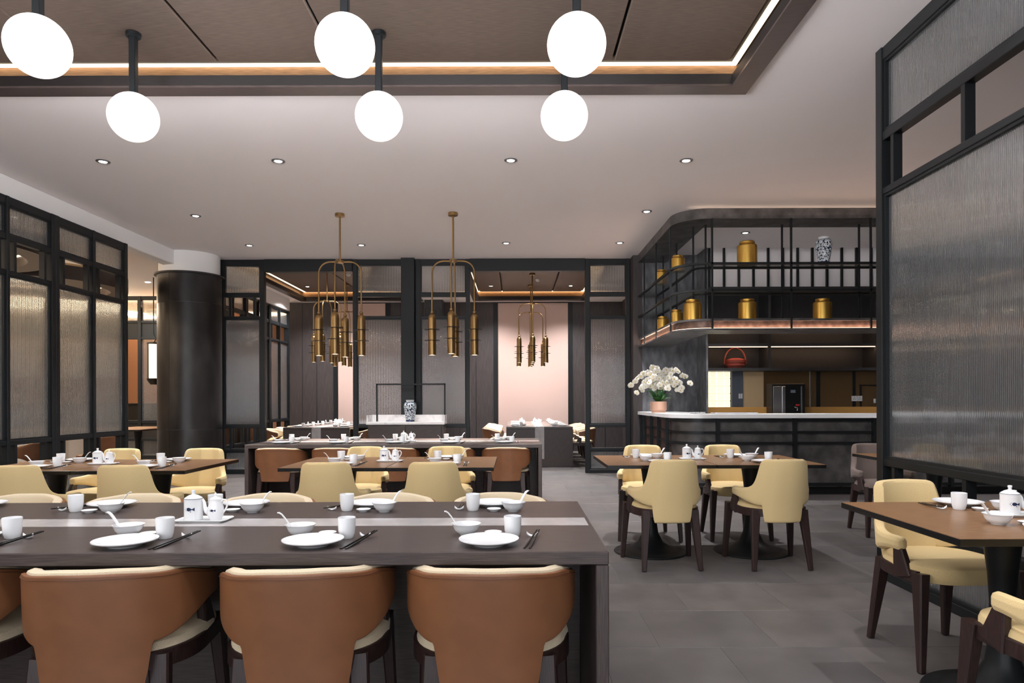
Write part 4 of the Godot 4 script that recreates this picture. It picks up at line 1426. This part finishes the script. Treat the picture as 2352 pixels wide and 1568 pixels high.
func build_seating() -> void:
	make_chairs()
	# front long table
	long_table("dark veneer long table in the foreground", V(-1.365, 0, 2.7275), 0.0, 3.33, 1.095, false)
	var xs := [-0.09, -0.685, -1.32, -1.885]
	for k in 4:
		setting("%s place from right, near side" % NTH[k], "front long table", V(xs[k], 0.75, 2.298), 0.0)
	var fx := [-0.1, -0.665, -1.243, -1.865, -2.47]
	for k in 5:
		setting("%s place from right, far side" % NTH[k], "front long table", V(fx[k], 0.75, 3.14), PI)
	tea_set("front long table", V(-1.262, 0.7506, 2.76))
	var cx := [-0.083, -0.7, -1.335, -1.945]
	var ct := [0.0, 0.12, 0.12, 0.1]
	for k in 4:
		chair(tub_chair, "brown leather tub chair, %s from right, near side of front long table" % NTH[k], "leather tub chairs", cx[k], 2.33, PI + ct[k])
	var cfx := [-0.083, -0.685, -1.345, -2.06, -2.71]
	for k in 5:
		chair(tub_chair, "tub chair with beige inside, %s from right, far side of front long table" % NTH[k], "leather tub chairs", cfx[k], 3.56, 0.05 * (k % 2))
	# rear long table
	long_table("dark veneer long table in the middle of the room", V(-1.365, 0, 8.2), 0.0, 3.33, 1.2, false)
	var mx := [-0.12, -0.75, -1.387, -2.04, -2.68]
	for k in 5:
		setting("%s place from right, near side" % NTH[k], "rear long table", V(mx[k], 0.75, 7.78), 0.0)
		setting("%s place from right, far side" % NTH[k], "rear long table", V(mx[k] - 0.03, 0.75, 8.62), PI)
		chair(tub_chair, "brown leather tub chair, %s from right, near side of rear long table" % NTH[k], "leather tub chairs", mx[k] + 0.02, 7.75, PI)
		chair(tub_chair, "tub chair with pale inside, %s from right, far side of rear long table" % NTH[k], "leather tub chairs", mx[k] - 0.02, 9.0, 0.0)
	tea_set("rear long table", V(-1.3, 0.7506, 8.2))
	# small tables: [label, x0, x1, d0, d1, near chair places, far chair places]
	var pairs := [
		["centre pair of small tables", -1.735, -0.155, 4.95, 5.9, [-1.338, -0.585], [-1.4, -0.62]],
		["right pair of small tables", 0.69, 2.33, 5.08, 6.0, [1.12, 1.92], [1.19, 1.97]],
		["left pair of small tables", -3.95, -2.33, 4.79, 5.73, [-3.4, -2.66], [-3.57, -2.8]]]
	for p in pairs:
		var w: float = (p[2] - p[1]) / 2
		var m: float = (p[1] + p[2]) / 2
		var dm: float = (p[3] + p[4]) / 2
		for k in 2:
			small_table("%s of the %s, wood top on black pedestal" % [["left one", "right one"][k], p[0]], m + (k * 2 - 1) * w / 2, dm, w - 0.004, p[4] - p[3])
			var sd: String = ["left", "right"][k]
			setting("near %s place" % sd, p[0], V(m + (k * 2 - 1) * 0.40 + 0.02, 0.75, p[3] + 0.17), 0.0)
			setting("far %s place" % sd, p[0], V(m + (k * 2 - 1) * 0.40 - 0.02, 0.75, p[4] - 0.17), PI)
			chair(yellow_chair, "yellow fabric armchair, near %s seat of the %s" % [sd, p[0]], "yellow armchairs", p[5][k], p[3] + 0.06, PI + [0.06, 0.04][k])
			chair(yellow_chair, "yellow fabric armchair, far %s seat of the %s" % [sd, p[0]], "yellow armchairs", p[6][k], p[4] + 0.16, -0.05 + 0.1 * k)
		tea_set(p[0], V(m - 0.06, 0.75, dm + 0.02))
	# table at the right edge
	small_table("small pedestal table at the right edge, wood top with black rim", 2.0, 2.79, 0.91, 0.86)
	setting("far place", "small table at right edge", V(2.03, 0.75, 3.115), PI)
	setting("near place", "small table at right edge", V(1.97, 0.75, 2.47), 0.0)
	tea_set("small table at right edge", V(2.11, 0.75, 2.83), -0.1)
	chair(yellow_chair, "yellow armchair facing the viewer at the right edge table", "yellow armchairs", 2.07, 3.31, 0.1)
	chair(yellow_chair, "yellow armchair cut off by the lower right corner", "yellow armchairs", 1.88, 2.25, PI)
	# table and chair beyond the right screen
	small_table("small table half hidden behind the right screen", 3.55, 5.75, 1.0, 0.8)
	chair(grey_chair, "grey-brown armchair half hidden behind the right screen", "armchairs behind the right screen", 3.42, 6.3, 0.0)
	# alcove tables, seen end on
	for a in [["left alcove table", -3.70, 14.3], ["right alcove table", 0.455, 14.3]]:
		long_table("dark veneer long table in the " + a[0].replace(" table", "") + " with white runner", V(a[1], 0, a[2]), PI / 2, 3.33, 1.24, true)
		for k in 5:
			var d: float = 12.98 + 0.66 * k
			setting("%s place from front, left side" % NTH[k], a[0], V(a[1] - 0.45, 0.75, d), -PI / 2, false)
			setting("%s place from front, right side" % NTH[k], a[0], V(a[1] + 0.45, 0.75, d), PI / 2, false)
			chair(tub_chair, "leather tub chair, %s from front, left side of the %s" % [NTH[k], a[0]], "alcove tub chairs", a[1] - 0.8, d, PI / 2)
			chair(tub_chair, "leather tub chair, %s from front, right side of the %s" % [NTH[k], a[0]], "alcove tub chairs", a[1] + 0.8, d, -PI / 2)
		tea_set(a[0], V(a[1], 0.7506, 14.2))
	yellow_chair.free()
	tub_chair.free()
	grey_chair.free()


# ---------------------------------------------------------------- room beyond the left screens

func build_left_room() -> void:
	# round dropped ceiling rings with warm light
	var spots := [[-7.05, 7.9, 1.38, "near"], [-7.35, 10.5, 1.2, "middle"], [-7.4, 15.4, 0.9, "far"]]
	for s in spots:
		var t := thing("ceiling_ring", "round dark ceiling ring with warm light, %s one in the left room" % s[3], "ceiling light", V(s[0], 3.0, s[1]), 0.0, "ceiling rings in the left room")
		var r: float = s[2]
		part("outer_ring", MB.new().lathe([Vector2(r - 0.25, 0.0), Vector2(r, 0.0), Vector2(r, 0.2), Vector2(r - 0.25, 0.2), Vector2(r - 0.25, 0.0)], 56), M.veneer, t)
		part("inner_disc", MB.new().lathe([Vector2(0, 0.06), Vector2(r - 0.5, 0.06), Vector2(r - 0.5, 0.2), Vector2(0, 0.2)], 48), M.veneer, t)
		part("top_plate", MB.new().lathe([Vector2(0, 0.2), Vector2(r, 0.2), Vector2(r, 0.23), Vector2(0, 0.23)], 48), M.tan_panel, t)
		part("ring_light", MB.new().lathe([Vector2(r - 0.27, 0.13), Vector2(r - 0.252, 0.13), Vector2(r - 0.252, 0.15), Vector2(r - 0.27, 0.15), Vector2(r - 0.27, 0.13)], 56), M.cove_light, t)
		part("drop_rod", MB.new().cyl(Vector3(0, 0.44, 0), 0.02, 0.42), M.black_metal, t)
		omni(Vector3(r - 0.38, 0.1, 0), rgb(255, 226, 190), 0.8, 0.05, t)
		omni(Vector3(-r + 0.38, 0.1, 0), rgb(255, 226, 190), 0.8, 0.05, t)
	# cove along the far wall of that room
	var cv := single("cove_light_strip", MB.new().box(Vector3.ZERO, Vector3(0.03, 0.03, 18.0)), M.cove_light, "warm light line along the left room's side wall", "light strip", "cove lights")
	cv.position = V(-9.55, 3.3, 7.5)
	area(V(-9.5, 3.3, 7.5), Vector3(1, -0.2, 0).normalized(), 18.0, 0.05, rgb(255, 236, 210), 14.0)
	area(V(-9.2, 3.6, 7.5), Vector3(-0.75, -0.66, 0).normalized(), 18.0, 0.05, rgb(255, 222, 172), 22.0)
	area(V(-7.6, 3.4, 16.6), Vector3(0, -0.3, 1).normalized(), 3.5, 0.05, rgb(255, 226, 190), 4.0)
	for p in [[-7.4, 4.0, "nearest"], [-7.4, 6.1, "second"], [-7.4, 12.6, "third"], [-7.4, 13.7, "farthest"]]:
		var t := thing("recessed_downlight", "recessed ceiling downlight in the left room, %s one" % p[2], "downlight", V(p[0], CEIL - 0.004, p[1]), 0.0, "left room downlights")
		part("lens_light", MB.new().cyl(Vector3(0, -0.002, 0), 0.05, 0.008, 20), M.downlight_glow, t)
		spot(Vector3(0, -0.012, 0), rgb(252, 248, 245), 13.0, 48.0, 0.04, t)
	# screen crossing the gap beside the column: one open bay, one fluted bay, added black panels stand for dark things behind
	var g := thing("glass_screen", "far black framed screen seen between left screens and column", "screen", V(-8.75, 0, 14.2), 0.0, "fluted glass screens")
	for x in [0.0, 0.92, 1.84, 2.76]:
		part("post", MB.new().box(Vector3(x, 1.72, 0), Vector3(0.07, 3.44, 0.09), 0.004), M.black_metal, g)
	for r in [[0.0, 0.12], [0.42, 0.48], [0.78, 0.85], [2.54, 2.59], [2.88, 2.93], [3.36, 3.44]]:
		part("rail", MB.new().box(Vector3(1.38, (r[0] + r[1]) / 2, 0), Vector3(2.76, r[1] - r[0], 0.07), 0.004), M.black_metal, g)
	for k in 3:
		var mx := 0.46 + 0.92 * k
		part("added_black_panel", MB.new().box(Vector3(mx, 2.735, 0), Vector3(0.85, 0.29, 0.03)), M.black_metal, g)
		part("added_black_panel", MB.new().box(Vector3(mx, 0.63, 0), Vector3(0.85, 0.3, 0.03)), M.rim_veneer, g)
		for h in [[2.93, 3.36], [0.12, 0.42], [0.85, 2.54]]:
			if k == 0 and h[0] == 0.85:
				continue
			part("fluted_pane", fluted(0.85, h[1] - h[0]), M.fluted_glass, g).position = Vector3(mx, (h[0] + h[1]) / 2, 0)
	var lc := thing("low_cabinet", "dark low cabinet against the end wall of the left room", "cabinet", V(-7.9, 0, 16.4))
	part("body", MB.new().box(Vector3(0, 0.58, 0), Vector3(2.6, 1.16, 0.5), 0.004), M.rim_veneer, lc)
	part("top", MB.new().box(Vector3(0, 1.18, 0), Vector3(2.64, 0.04, 0.54), 0.003), M.black_metal, lc)
	# lantern
	var l := thing("hanging_lantern", "glowing cream lantern in a black frame beside the column", "lantern", V(-7.02, 2.02, 13.2))
	part("lantern_light", MB.new().lathe([Vector2(0, -0.33), Vector2(0.1, -0.33), Vector2(0.1, 0.33), Vector2(0, 0.33)], 24), M.lantern_light, l)
	part("top_cap", MB.new().cyl(Vector3(0, 0.35, 0), 0.12, 0.03, 24), M.black_metal, l)
	part("bottom_cap", MB.new().lathe([Vector2(0, -0.45), Vector2(0.06, -0.45), Vector2(0.12, -0.36), Vector2(0.12, -0.33), Vector2(0, -0.33)], 24), M.black_metal, l)
	for k in 4:
		var a := TAU * k / 4 + 0.5
		part("frame_bar", MB.new().box(Vector3(cos(a) * 0.115, 0, sin(a) * 0.115), Vector3(0.018, 0.7, 0.018)), M.black_metal, l)
	part("hook", MB.new().tube([Vector3(0, 0.36, 0), Vector3(0.05, 0.44, 0), Vector3(0.0, 0.52, 0), Vector3(0, 0.7, 0), Vector3(0, 1.64, 0)], 0.01), M.black_metal, l)
	omni(Vector3.ZERO, rgb(255, 226, 186), 0.5, 0.1, l)
	# tub chairs and a table glimpsed through the low gaps
	make_side_chairs()


func make_side_chairs() -> void:
	tub_chair = Node3D.new()
	var hi := func(a: float) -> float: return 0.75 - 0.012 * ramp(a, 10.0, 50.0) - 0.05 * ramp(a, 50.0, 104.0)
	var lo := func(a: float) -> float: return lerpf(0.346, 0.45, ramp(a, 28.5, 33.0)) + 0.1 * ramp(a, 33.0, 92.0)
	part("leather_back", shell(lo, hi, 0.0, 0.05, 0.266, 0.262, 0.1, 104.0), M.leather, tub_chair)
	part("seat", seat_cushion(), M.leather, tub_chair)
	chair_frame(tub_chair, 0.262, 0.252)
	var at := [[-6.05, 7.3], [-6.05, 8.5], [-6.05, 9.9], [-6.05, 12.8], [-6.05, 13.65]]
	for k in at.size():
		copy(tub_chair, "armchair", "orange leather chair beyond the left screens, %s from the viewer" % NTH[k], "chair", V(at[k][0], 0, at[k][1]), -PI / 2, "chairs in the left room")
	tub_chair.free()
	for k in 2:
		small_table("pedestal table in the left room, %s one" % ["near", "far"][k], -7.0, 8.0 + 4.6 * k, 0.9, 1.6)
